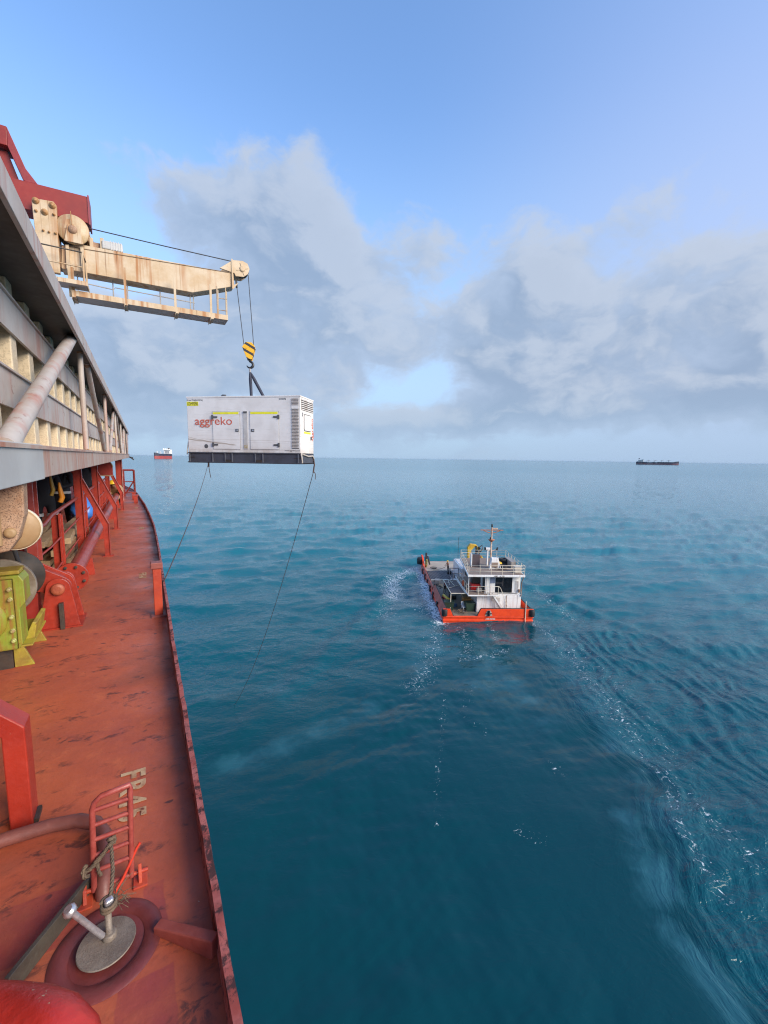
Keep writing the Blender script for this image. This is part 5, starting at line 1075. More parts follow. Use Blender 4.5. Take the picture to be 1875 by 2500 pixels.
# bulwarks
k = MB(); k.prism([(-1.25, 0.56), (5.08, 0.56), (5.08, 1.42), (-0.84, 1.42)], 'y', -0.09, 0.02); k.build('stern_bulwark', BO, BT, bevel=0.03)
k = MB(); k.prism([(-5.08, 0.56), (-3.93, 0.56), (-4.30, 1.42), (-5.08, 1.42)], 'y', -0.09, 0.02); k.build('stern_bulwark', BO, BT, bevel=0.03)
def cap(pts, r=0.055): k = MB(); k.tube(pts, r, 8); k.build('cap_rail', BLACK, BT)
cap([(-1.27, -0.03, 0.6), (-0.87, -0.03, 1.42), (-0.78, -0.03, 1.46), (4.7, -0.03, 1.46), (4.95, 0.1, 1.46)]); cap([(-3.91, -0.03, 0.6), (-4.28, -0.03, 1.42), (-4.36, -0.03, 1.46), (-4.75, -0.03, 1.46)])
def side(x_out, x_in, y0_, y1_, z1a, z1b, nm, mat):
    s = 1 if x_out > 0 else -1
    k = MB(); k.add([(x_out, y0_, 0.56), (x_in, y0_, z1a), (x_in-s*0.10, y0_, z1a), (x_out-s*0.30, y0_, 0.56), (x_out, y1_, 0.56), (x_in, y1_, z1b), (x_in-s*0.10, y1_, z1b), (x_out-s*0.30, y1_, 0.56)], [(0, 1, 2, 3), (4, 7, 6, 5), (0, 4, 5, 1), (1, 5, 6, 2), (2, 6, 7, 3), (3, 7, 4, 0)])
    return k.build(nm, mat, BT, bevel=0.02)
side(-5.08, -4.72, 0.02, 9.2, 1.44, 1.50, 'side_bulwark', BOF); cap([(-4.70, 0.1, 1.48), (-4.70, 9.1, 1.54), (-4.74, 9.6, 1.35), (-4.78, 9.9, 0.7)])
side(-5.08, -4.92, 9.9, 21.6, 0.92, 0.98, 'low_side_bulwark', BOF)
side(5.08, 4.75, 0.02, 9.0, 1.44, 1.6, 'side_bulwark', BO); cap([(4.74, 0.1, 1.48), (4.74, 9, 1.64)])
side(5.08, 4.92, 9.0, 21.6, 1.0, 1.0, 'low_side_bulwark', BOF)
k = MB(); k.prism([(20.6, 0.56), (24.6, 0.56), (24.6, 2.05), (23.6, 2.15), (22.6, 1.9)], 'x', -4.98, -4.72); k.build('bow_bulwark', BO, BT, bevel=0.04)
k = MB(); k.prism([(20.6, 0.56), (24.6, 0.56), (24.6, 2.05), (23.6, 2.15), (22.6, 1.9)], 'x', 4.5, 4.8); k.build('bow_bulwark', BO, BT, bevel=0.04)
k = MB(); k.lathe([(0.2, 0.75), (0.50, 0.8), (0.56, 1.0), (0.56, 1.6), (0.50, 1.85), (0.2, 1.9)], (-5.2, 23.1, 0), 'z', 16); k.build('bow_fender', BLACK, BT)
k = MB(); k.tube([(-4.15, 23.9, 0.56), (-4.15, 23.9, 2.5)], 0.16, 12); k.tube([(-3.95, 23.4, 2.0), (-3.75, 22.4, 0.9)], 0.13, 10); k.build('bow_bollard', BLACK, BT)
for x, nm in ((-4.80, 'p'), (4.80, 's')):
    k = MB(); k.lathe([(0.1, 0.58), (0.30, 0.60), (0.33, 0.68), (0.33, 1.26), (0.30, 1.34), (0.1, 1.36)], (x*1.02, -0.03, 0), 'z', 16); k.build('corner_fender', BLACK, BT)
for y in (4.2, 8.0, 11.0, 14.0, 17.0, 20.0):
    k = MB(); k.box((-5.14, y, 0.35), (0.16, 0.55, 0.9)); k.build('side_fender', BLACK, BT, bevel=0.05)
fx = 0.05
k = MB(); k.prism([(fx-0.42, 0.62), (fx+0.40, 0.62), (fx+0.30, 1.0), (fx+0.16, 1.26), (fx-0.16, 1.26), (fx-0.32, 1.0)], 'y', -0.10, -0.091); k.build('fairlead_plate', paint('pale worn fairlead', (0.50, 0.40, 0.34), (0.4, 0.26, 0.2), rust=0.3, scale=4), BT)
k = MB(); k.tube([(fx, -0.16, 0.62), (fx, -0.16, 1.24)], 0.13, 12); k.tube([(fx-0.32, -0.16, 0.9), (fx+0.32, -0.16, 0.9)], 0.06, 8); k.build('stern_bollard', BLACK, BT)
PX = Matrix.Rotation(PI/2, 4, 'X')
lettering('AMS BOSS', 0.24, WHITEP, 'hull_name', bold=0.003, parent=BT, M=Matrix.Translation((-0.30, -0.109, 0.195)) @ PX, width=1.0)
# houses
k = MB(); k.mm(-1.06, 4.0, 1.15, 8.6, 0.575, 2.68); hl = k.build('lower_house', BW, BT, bevel=0.03)
for x0, x1 in ((-0.40, 2.0), (2.05, 3.6)):
    k = MB(); k.mm(x0, x1, 1.135, 1.148, 0.62, 2.5); k.build('wall_panel', BW, hl)
k = MB(); k.mm(-1.05, -0.42, 1.12, 1.148, 0.66, 2.45); k.build('house_door', BW, hl, bevel=0.01)
k = MB(); k.mm(0.08, 3.95, 1.45, 7.6, 2.80, 4.86); hu = k.build('wheelhouse', BW, BT, bevel=0.03)
k = MB(); k.mm(0.42, 3.02, 1.425, 1.448, 2.84, 4.68); wf = k.build('aft_window', BW, hu)
k = MB(); k.mm(1.06, 3.0, 1.405, 1.424, 2.86, 4.66); k.build('pane', GLASSD, wf)
k = MB(); k.mm(0.45, 1.03, 1.405, 1.424, 3.92, 4.66); k.build('pane', plain('glass with painted reflection', (0.20, 0.24, 0.34), 0.15), wf)  # the blue grey reflection is painted into this pane's colour
k = MB(); k.mm(1.9, 1.95, 1.395, 1.404, 3.6, 4.65); k.mm(1.07, 1.9, 1.397, 1.404, 3.95, 4.0); k.build('window_bar', plain('grey window bar', (0.13, 0.12, 0.12), 0.5), wf)
k = MB(); k.mm(0.06, 0.079, 2.2, 3.2, 2.85, 4.5); k.build('side_door', GLASSD, hu)
# upper walkway with its canopy side
k = MB(); k.mm(-2.2, 0.06, 0.55, 8.4, 2.66, 2.80); wk = k.build('upper_walkway', BW, BT, bevel=0.015)
k = MB(); k.mm(-2.12, 0.05, 0.62, 8.3, 2.801, 2.815); k.build('walkway_floor', BRN, wk)
k = MB(); k.mm(0.062, 1.3, 0.55, 1.13, 2.68, 2.80); k.build('stair_landing', BW, wk, bevel=0.01)
# roof deck
rpoly = [(-2.3, 0.55), (4.15, 0.55), (4.5, 9.0), (-1.55, 9.0)]
k = MB(); k.prism(rpoly, 'z', 4.88, 5.12); rf = k.build('roof_deck', BW, BT, bevel=0.03)
k = MB(); k.prism([(-2.2, 0.65), (4.05, 0.65), (4.38, 8.9), (-1.47, 8.9)], 'z', 5.121, 5.135); k.build('roof_floor', BRN, rf)
lettering('AMS  BOSS', 0.24, GBLK, 'roof_name', bold=0.002, parent=rf, M=Matrix.Translation((0.62, 0.547, 4.91)) @ PX, width=1.05)
def rails(path, zf, hs, sp, r, nm='roof_rail'):
    out = []
    for (xa, ya), (xb, yb) in zip(path[:-1], path[1:]):
        L = math.hypot(xb-xa, yb-ya); n = max(1, round(L/sp)); out += [(xa+(xb-xa)*i/n, ya+(yb-ya)*i/n) for i in range(n)]
    out.append(path[-1])
    for x, y in out:
        k = MB(); k.tube([(x, y, zf), (x, y, zf+hs[-1])], r, 6); k.build('rail_post', RAILW, BT)
    for h in hs:
        k = MB(); k.tube([(x, y, zf+h) for x, y in path], r*0.9, 6); k.build(nm, RAILW, BT)
rails([(-1.5, 8.9), (-2.22, 0.62), (4.08, 0.62), (4.42, 8.9), (-1.5, 8.9)], 5.13, (0.38, 0.72, 1.06), 1.3, 0.028)
rails([(-2.14, 6.5), (-2.14, 0.62), (0.02, 0.62)], 2.81, (0.5, 0.98), 1.1, 0.026, 'walkway_rail')
for x, y in ((-2.1, 1.0), (-2.0, 4.5), (-0.05, 1.0), (-0.2, 1.0)):
    k = MB(); k.tube([(x, y, 2.81), (x, y, 4.88)], 0.045, 8); k.build('roof_pillar', BW, BT)
# stair
st = MB()
for x0 in (0.35, 0.95): st.prism([(0.55+x0*0, 0), (0, 0), (0, 0)], 'y', 0, 0) if False else None
k = MB(); k.prism([(0.55, 2.78), (0.75, 2.78), (2.05, 0.9), (1.85, 0.9)], 'y', 0.62, 0.66); k.build('stair_side', BW, BT)
k = MB(); k.prism([(0.55, 2.78), (0.75, 2.78), (2.05, 0.9), (1.85, 0.9)], 'y', 1.06, 1.10); k.build('stair_side', BW, BT)
for i in range(8):
    z = 2.62-0.23*i; x = 0.72+(2.78-z)*0.69; k = MB(); k.box((x, 0.86, z), (0.2, 0.40, 0.03)); k.build('stair_step', paint('worn stair step', (0.5, 0.42, 0.33), (0.3, 0.22, 0.16), rust=0.2), BT)
k = MB(); k.tube([(0.30, 0.6, 3.75), (1.25, 0.6, 3.80), (1.45, 0.6, 3.6), (2.3, 0.6, 1.5)], 0.03, 6); k.build('stair_rail', RAILW, BT)
for x, z0, z1 in ((0.6, 2.8, 3.76), (1.2, 2.4, 3.8)): k = MB(); k.tube([(x, 0.6, z0), (x, 0.6, z1)], 0.025, 6); k.build('rail_post', RAILW, BT)
k = MB(); k.tube([(0.25, 0.72, 2.86), (1.15, 0.72, 2.86)], 0.16, 10); k.build('rolled_fender', paint('dirty white roll', (0.55, 0.50, 0.45), (0.4, 0.33, 0.28), scale=3), BT)
k = MB(); k.tube([(2.3, 1.05, 0.95), (2.3, 1.05, 2.6)], 0.03, 6); k.tube([(3.97, 1.1, 2.5), (3.98, 1.1, 4.2), (4.05, 0.7, 4.9)], 0.05, 6); k.build('drain_pipe', RUSTY, BT)
k = MB(); k.tube([(4.15, -0.14, -0.1), (4.15, -0.14, 2.35)], 0.05, 8); k.build('stern_pole', RAILW, BT)
k = MB(); k.mm(3.75, 3.95, 1.28, 1.44, 2.9, 3.25); k.build('wall_bracket', RUSTY, BT)
# canopy over the port deck
cz_ = 2.60
k = MB(); k.mm(-3.95, -2.25, 1.6, 7.1, cz_, cz_+0.03); cn = k.build('side_canopy', PANEL, BT)
k = MB()
for x in (-3.95, -2.25): k.tube([(x, 1.6, cz_+0.05), (x, 7.1, cz_+0.05)], 0.055, 6)
for y in (1.6, 7.1): k.tube([(-3.95, y, cz_+0.05), (-2.25, y, cz_+0.05)], 0.055, 6)
cf = k.build('canopy_frame', RAILW, cn); cf['kind'] = 'stuff'
for a, b in (((-3.9, 3.6), (-2.35, 4.9)), ((-3.9, 5.6), (-2.9, 6.4)), ((-3.55, 4.9), (-3.35, 7.0)), ((-3.0, 4.6), (-3.2, 6.9))):
    k = MB(); k.tube([(a[0], a[1], cz_+0.07), (b[0], b[1], cz_+0.07)], 0.035, 6); k.build('canopy_bar', RAILW, cn)
for x, y in ((-3.95, 1.7), (-3.95, 7.0)): k = MB(); k.tube([(x, y, 0.57), (x, y, cz_)], 0.05, 6); k.build('canopy_leg', RAILW, BT)
# mast
MX, MY = 1.38, 5.0
RUSTW = paint('rusty white mast paint', (0.56, 0.46, 0.38), (0.42, 0.24, 0.15), rust=0.4, rough=0.6, scale=3)
RUSTO = paint('rusty orange yard', (0.42, 0.17, 0.10), (0.30, 0.11, 0.06), rust=0.35, rough=0.65, scale=3)
k = MB(); k.tube([(MX, MY, 5.13), (MX, MY, 7.4), (MX, MY, 9.9)], [0.13, 0.11, 0.08], 10); ms = k.build('mast', RUSTW, BT)
k = MB(); k.box((MX, MY, 9.5), (2.75, 0.16, 0.09)); k.build('yard', RUSTO, ms)
k = MB(); k.tube([(MX-1.0, MY, 9.44), (MX-0.5, MY, 9.22), (MX, MY, 9.12), (MX+0.5, MY, 9.22), (MX+1.0, MY, 9.44)], 0.05, 6); k.build('yard_brace', RUSTO, ms)
k = MB(); k.box((MX+0.35, MY, 9.66), (0.7, 0.14, 0.16)); k.build('radar_bar', RUSTW, ms, bevel=0.02)
k = MB(); k.lathe([(0.03, 9.85), (0.10, 9.86), (0.10, 10.2), (0.04, 10.25)], (MX, MY, 0), 'z', 10); k.build('top_light', BLACK, ms)
k = MB(); k.lathe([(0.1, 8.05), (0.34, 8.25), (0.38, 8.32), (0.38, 8.36), (0.05, 8.36)], (MX, MY, 0), 'z', 14); k.build('light_platform', RUSTO, ms)
k = MB(); k.lathe([(0.04, 8.36), (0.09, 8.37), (0.09, 8.62), (0.03, 8.66)], (MX-0.15, MY-0.1, 0), 'z', 10); k.build('signal_light', BLACK, ms)
k = MB(); k.tube([(MX-0.72, MY, 7.15), (MX, MY, 6.85), (MX+0.72, MY, 7.15)], 0.055, 6); k.build('horn_arm', RUSTW, ms)
for s in (-1, 1): k = MB(); k.tube([(MX+s*0.72, MY-0.05, 7.05), (MX+s*0.76, MY-0.05, 7.38)], 0.10, 8); k.build('search_light', BLACK, ms)
k = MB(); k.box((MX-0.42, MY-0.1, 7.25), (0.5, 0.3, 0.22)); k.tube([(MX-0.42, MY, 5.13), (MX-0.42, MY, 7.15)], 0.11, 8); k.build('radar_post', BW, ms)
k = MB(); k.prism([(MX-0.55, 5.14), (MX+0.62, 5.14), (MX+0.34, 6.45), (MX-0.36, 6.45)], 'y', MY-1.9, MY-1.2); fb = k.build('mast_housing', BW, BT, bevel=0.03)
k = MB(); k.mm(MX-0.38, MX+0.36, MY-1.93, MY-1.905, 5.35, 5.95); k.build('housing_window', BRN, fb)
for s in (-0.62, 0.70): k = MB(); k.tube([(MX+s, MY-2.0, 5.14), (MX+s*0.5, MY-1.7, 6.6)], 0.05, 6); k.build('housing_stay', BW, BT)
k = MB(); k.tube([(-1.9, 8.6, 5.13), (-1.92, 8.6, 7.9)], 0.022, 5); k.build('whip_aerial', BLACK, BT)
# forward casing and deck crane
k = MB(); k.mm(-0.6, 4.4, 12.5, 18.6, 0.57, 2.75); cs = k.build('engine_casing', BW, BT, bevel=0.03)
for i in range(9): k = MB(); k.mm(-0.4+0.2*i, -0.30+0.2*i, 12.7, 18.4, 2.752, 2.83); k.build('casing_grating', BW, cs)
YC_ = paint('yellow crane paint', (0.62, 0.40, 0.03), (0.48, 0.27, 0.03), rust=0.25, rough=0.45, scale=2)
k = MB(); k.mm(-0.1, 1.5, 10.9, 12.3, 2.0, 3.3); k.build('crane_base', DARK, BT)
k = MB(); k.prism([(0.05, 3.0), (0.50, 3.0), (0.50, 5.55), (0.95, 6.05), (1.5, 5.45), (1.75, 5.5), (1.2, 6.35), (0.35, 6.45), (0.0, 6.0)], 'y', 11.6, 12.2); k.build('crane_boom', YC_, BT, bevel=0.03)
k = MB(); k.mm(1.05, 1.25, 11.5, 11.7, 3.6, 6.2); k.mm(1.45, 1.65, 11.5, 11.7, 3.6, 6.1); k.tube([(1.5, 11.4, 6.0), (1.9, 11.4, 6.35), (2.0, 11.4, 5.9), (1.7, 11.4, 5.4)], 0.08, 6); k.tube([(0.95, 11.45, 5.0), (1.7, 11.45, 5.9)], 0.09, 6); cr2 = k.build('crane_hydraulics', DARK, BT); cr2['kind'] = 'stuff'
k = MB(); k.prism([(1.75, 3.2), (2.4, 3.2), (2.3, 4.3), (1.9, 4.9)], 'y', 11.5, 12.1); k.build('crane_counter_arm', YC_, BT, bevel=0.03)
# grey tube frame on the mid deck
GF = plain('grey tube frame', (0.22, 0.22, 0.25), 0.5); k = MB()
for x in (-2.0, -0.75): 
    for y in (11.0, 13.8): k.tube([(x, y, 0.57), (x, y, 2.5)], 0.06, 6)
for z in (1.5, 2.5): k.tube([(-2.0, 11, z), (-0.75, 11, z), (-0.75, 13.8, z), (-2.0, 13.8, z)], 0.06, 6, closed=True)
o = k.build('pipe_frame', GF, BT); o['kind'] = 'stuff'
# things standing on the boat
def bone(name, label, cat, loc, mb, mat, bevel=0.0, group=None, rz=0.0):
    o = mb.build(name, mat, None, bevel=bevel, origin=(0, 0, 0)); o.matrix_world = M_boat @ Matrix.Translation(loc) @ Matrix.Rotation(rz, 4, 'Z'); return tag(o, label, cat, group)
k = MB(); k.mm(-0.45, 0.45, -0.3, 0.3, 0.0, 1.45); bone('dark_cabinet', 'dark brown cabinet with a white side on the workboat roof', 'cabinet', (-0.55, 4.6, 5.14), k, PANEL, 0.02)
k = MB(); k.mm(-0.06, 0.06, -0.32, 0.32, 0.0, 1.5); bone('white_board', 'white upright board beside the dark roof cabinet of the workboat', 'board', (-1.09, 4.6, 5.14), k, BW, 0.01)
def tyre(): 
    k = MB(); k.lathe([(0.30, -0.16), (0.52, -0.18), (0.60, -0.1), (0.60, 0.1), (0.52, 0.18), (0.30, 0.16), (0.30, -0.16)], (0, 0, 0), 'z', 20); return k
bone('tyre', 'black tyre on top of the pile on the workboat roof', 'tyre', (3.15, 5.6, 5.70), tyre(), BLACK, group='tyres on the roof')
bone('tyre', 'black tyre under another at the roof rail of the workboat', 'tyre', (3.2, 5.6, 5.33), tyre(), BLACK, group='tyres on the roof')
bone('tyre', 'black tyre lying aft of the yellow buoy on the roof', 'tyre', (2.5, 3.6, 5.33), tyre(), BLACK, group='tyres on the roof')
k = MB(); k.ball((0, 0, 0.25), (0.36, 0.34, 0.26)); bone('yellow_buoy', 'yellow round buoy among the tyres on the workboat roof', 'buoy', (2.35, 4.6, 5.2), k, YELL)
GB = paint('dull grey locker', (0.34, 0.31, 0.28), (0.26, 0.23, 0.2), rust=0.2, scale=2)
k = MB(); k.mm(-0.3, 0.3, -1.3, 1.3, 0, 0.8); bone('roof_locker', 'long grey locker along the right roof rail of the workboat', 'locker', (3.75, 4.8, 5.14), k, GB, 0.02)
k = MB(); k.mm(-0.4, 0.4, -0.4, 0.4, 0, 0.75); bone('roof_box', 'square pale box near the aft right roof corner of the workboat', 'box', (3.6, 1.8, 5.14), k, paint('pale roof box', (0.5, 0.46, 0.4), (0.42, 0.38, 0.33), scale=2), 0.03)
k = MB(); k.mm(-0.55, 0.55, -0.5, 0.5, 0.0, 0.72); rb_ = bone('red_box', 'bright red box on the upper walkway of the workboat', 'box', (-0.95, 2.7, 2.82), k, plain('bright red box', (0.62, 0.03, 0.025), 0.4), 0.03)
k = MB(); k.mm(-0.5, 0.5, -0.4, 0.4, 0.0, 0.75); bone('black_machine', 'black machine on top of the red box under the roof', 'machine', (-0.85, 2.9, 3.55), k, DARK, 0.05)
k = MB(); k.mm(-0.28, 0.28, -0.2, 0.2, 0.0, 0.5); bone('grey_cool_box', 'small grey cool box in front of the bright red box', 'box', (-0.75, 1.6, 2.82), k, GB, 0.05)
k = MB(); k.tube([(0, 0.28*math.cos(a), 0.28*math.sin(a)) for a in np.linspace(0, 2*PI, 20, endpoint=False)], 0.085, 8, closed=True); bone('life_ring', 'orange life ring hung on the walkway rail of the workboat', 'life ring', (-2.24, 3.4, 3.35), k, plain('life ring orange', (0.75, 0.15, 0.05), 0.5))
# chair
chr_ = bthing('plastic_chair', 'white plastic chair on the aft deck of the workboat', 'chair', (-2.35, 1.75, 0.575), rz=R(20))
k = MB(); k.mm(-0.26, 0.26, -0.25, 0.25, 0.42, 0.46); k.build('seat', WHITEP, chr_, bevel=0.015)
k = MB(); k.box((0, 0.27, 0.72), (0.48, 0.04, 0.56), (R(-12), 0, 0)); k.build('backrest', WHITEP, chr_, bevel=0.02)
for x in (-1, 1):
    for y in (-1, 1): k = MB(); k.tube([(x*0.22, y*0.2, 0.42), (x*0.29, y*0.28, 0.0)], 0.032, 6); k.build('leg', WHITEP, chr_)
    k = MB(); k.tube([(x*0.28, 0.26, 0.66), (x*0.29, -0.18, 0.66), (x*0.28, -0.23, 0.44)], 0.026, 6); k.build('armrest', WHITEP, chr_)
BIN = plain('dark green bin', (0.025, 0.055, 0.035), 0.5)
def bin_(label, loc, rz):
    t = bthing('green_bin', label, 'bin', loc, rz, group='green bins on the workboat')
    k = MB(); k.add([(-0.42, -0.38, 0), (0.42, -0.38, 0), (0.42, 0.38, 0), (-0.42, 0.38, 0), (-0.55, -0.5, 0.95), (0.55, -0.5, 0.95), (0.55, 0.5, 0.95), (-0.55, 0.5, 0.95)], [(0, 3, 2, 1), (0, 1, 5, 4), (1, 2, 6, 5), (2, 3, 7, 6), (3, 0, 4, 7), (4, 5, 6, 7)]); k.build('bin_body', BIN, t, bevel=0.03)
    k = MB(); k.mm(-0.60, 0.60, -0.55, 0.55, 0.951, 1.02); k.build('bin_lid', plain('darker bin lid', (0.015, 0.035, 0.022), 0.45), t, bevel=0.03)
bin_('dark green bin against the white lower house of the workboat', (-1.75, 1.75, 0.575), 0.1); bin_('dark green bin beside the port bulwark of the workboat', (-4.05, 2.1, 0.575), -0.1)
k = MB(); k.mm(-0.5, 0.5, -0.35, 0.35, 0, 0.7); bone('orange_crate', 'orange crate behind the green bin under the walkway', 'crate', (-1.75, 3.1, 0.9), k, plain('orange crate', (0.55, 0.24, 0.05), 0.6), 0.03)
ky = bthing('rescue_float', 'yellow and red rescue float on the port bulwark of the workboat', 'float', (-4.1, 3.9, 1.05), rz=R(12))
k = MB(); k.tube([(0, -1.0, 0.1), (0, -0.8, 0.12), (0, 0.8, 0.12), (0, 1.0, 0.1)], [0.2, 0.45, 0.45, 0.2], 12, r2=0.5); k.build('float_body', YELL, ky)
k = MB(); k.box((0, 0.1, 0.30), (0.62, 1.0, 0.14)); k.build('float_pad', plain('dark red pad', (0.42, 0.03, 0.03), 0.6), ky, bevel=0.04)
k = MB(); k.mm(-0.5, 0.5, -0.8, 0.8, -0.47, 0.0); k.build('float_rack', DARK, ky)
k = MB(); k.lathe([(0.1, 0.0), (0.55, 0.05), (0.5, 0.3), (0.28, 0.75), (0.05, 0.85)], (0, 0, 0), 'z', 12); bone('yellow_cover', 'yellow rounded machine cover on the mid deck of the workboat', 'cover', (-2.35, 8.8, 1.1), k, YELL)
k = MB(); k.mm(-0.7, 0.7, -0.9, 0.9, 0, 0.5); bone('deck_machine', 'dark winch machinery on the mid deck under the yellow cover', 'machine', (-2.3, 9.0, 0.57), k, DARK, 0.08)
k = MB()
for i in range(7): k.tube([(0.12*math.cos(t*2.1+i)+0.02*i, 0.25*math.sin(t*1.3+i*0.7), 0.1+0.18*i+0.04*math.sin(3*t)) for t in np.linspace(0, 3, 10)], 0.07, 5)
o = bone('rope_heap', 'green and yellow rope hung over the port bow of the workboat', 'rope', (-4.45, 21.6, 0.6), k, paint('yellow green rope', (0.40, 0.30, 0.05), (0.10, 0.16, 0.08), rough=0.9, scale=5)); o['kind'] = 'stuff'
k = MB(); k.lathe([(0.1, 0), (0.3, 0.02), (0.28, 0.4), (0.15, 0.55)], (0, 0, 0), 'z', 12); bone('deck_bollard', 'small dark bollard on the fore deck of the workboat', 'bollard', (-1.35, 17.6, 0.62), k, BLACK)
k = MB(); k.tube(sagline((0, 0, 0), (-2.0, 0.6, -0.75), 0.15), 0.03, 5); bone('mooring_line', 'thin line in the hands of the forward deckhand', 'rope', (-1.75, 18.15, 1.65), k, ROPE)

HOSE = plain('black hose', (0.02, 0.02, 0.022), 0.6); cl = np.random.default_rng(8)
for i, (x, y, rz, lab, mt_, dims) in enumerate(((-3.0, 11.3, 0.3, 'brown plywood sheet lying on the mid deck of the workboat', WOOD, (1.2, 1.9, 0.08)), (-3.9, 12.6, -0.2, 'grey metal box by the port side of the mid deck', GB, (0.7, 0.9, 0.6)), (-1.6, 12.3, 0.1, 'white lidded box inside the grey pipe frame', WHITEP, (0.7, 0.9, 0.7)), (-2.9, 6.2, 0.2, 'dark toolbox in the shade under the canopy', DARK, (0.6, 1.1, 0.5)), (-1.6, 4.6, 0.0, 'tan drum rack in the shade under the walkway', WOOD, (0.8, 1.2, 0.9)), (-3.2, 3.1, 0.5, 'small blue box on the aft deck under the canopy edge', plain('faded blue box', (0.06, 0.12, 0.22), 0.5), (0.5, 0.4, 0.35)))):
    k = MB(); k.mm(-dims[0]/2, dims[0]/2, -dims[1]/2, dims[1]/2, 0, dims[2]); bone(lab.split(' ')[1] if False else ('plywood_sheet', 'metal_box', 'lidded_box', 'toolbox', 'drum_rack', 'blue_box')[i], lab, ('sheet', 'box', 'box', 'toolbox', 'rack', 'box')[i], (x, y, 0.58), k, mt_, 0.03, rz=rz)
for i, (x, y, z, lab, mt_) in enumerate(((-2.7, 0.9, 0.60, 'coil of pale rope on the aft deck of the workboat', ROPE), (-3.3, 20.6, 0.60, 'coil of dark hose on the sandy fore deck', HOSE), (1.9, 3.0, 5.16, 'coil of dark rope in front of the tyres on the workboat roof', HOSE))):
    k = MB(); k.tube([((0.22+0.022*t)*math.cos(t*1.0), (0.22+0.022*t)*math.sin(t*1.0), 0.05+0.012*t) for t in np.linspace(0, 18, 90)], 0.035, 5); bone('rope_coil', lab, 'rope coil', (x, y, z), k, mt_)
k = MB(); k.tube([(-3.9+0.3*math.sin(t*1.7), 10.2+t*0.55, 0.63) for t in np.linspace(0, 7, 24)], 0.05, 6); bone('deck_hose', 'black hose snaking along the port side of the mid deck', 'hose', (0, 0, 0), k, HOSE)
for x, y0_, y1_ in ((1.4, 1.44, 1.44),):
    k = MB(); k.mm(3.35, 3.75, 1.42, 1.448, 3.0, 4.2); k.build('access_panel', paint('dull white panel', (0.6, 0.59, 0.57), (0.5, 0.47, 0.44), rust=0.2, streak=0.5), BT)
k = MB(); k.mm(0.6, 1.6, 1.10, 1.134, 1.9, 2.35); k.build('rust_patch_panel', paint('dull white panel', (0, 0, 0)), BT)
for x in (-0.2, 1.0, 2.4, 3.6):
    k = MB(); k.tube([(x, 1.13, 0.6), (x, 1.13, 2.66)], 0.02, 5); k.build('wall_seam', paint('dull white panel', (0, 0, 0)), BT)
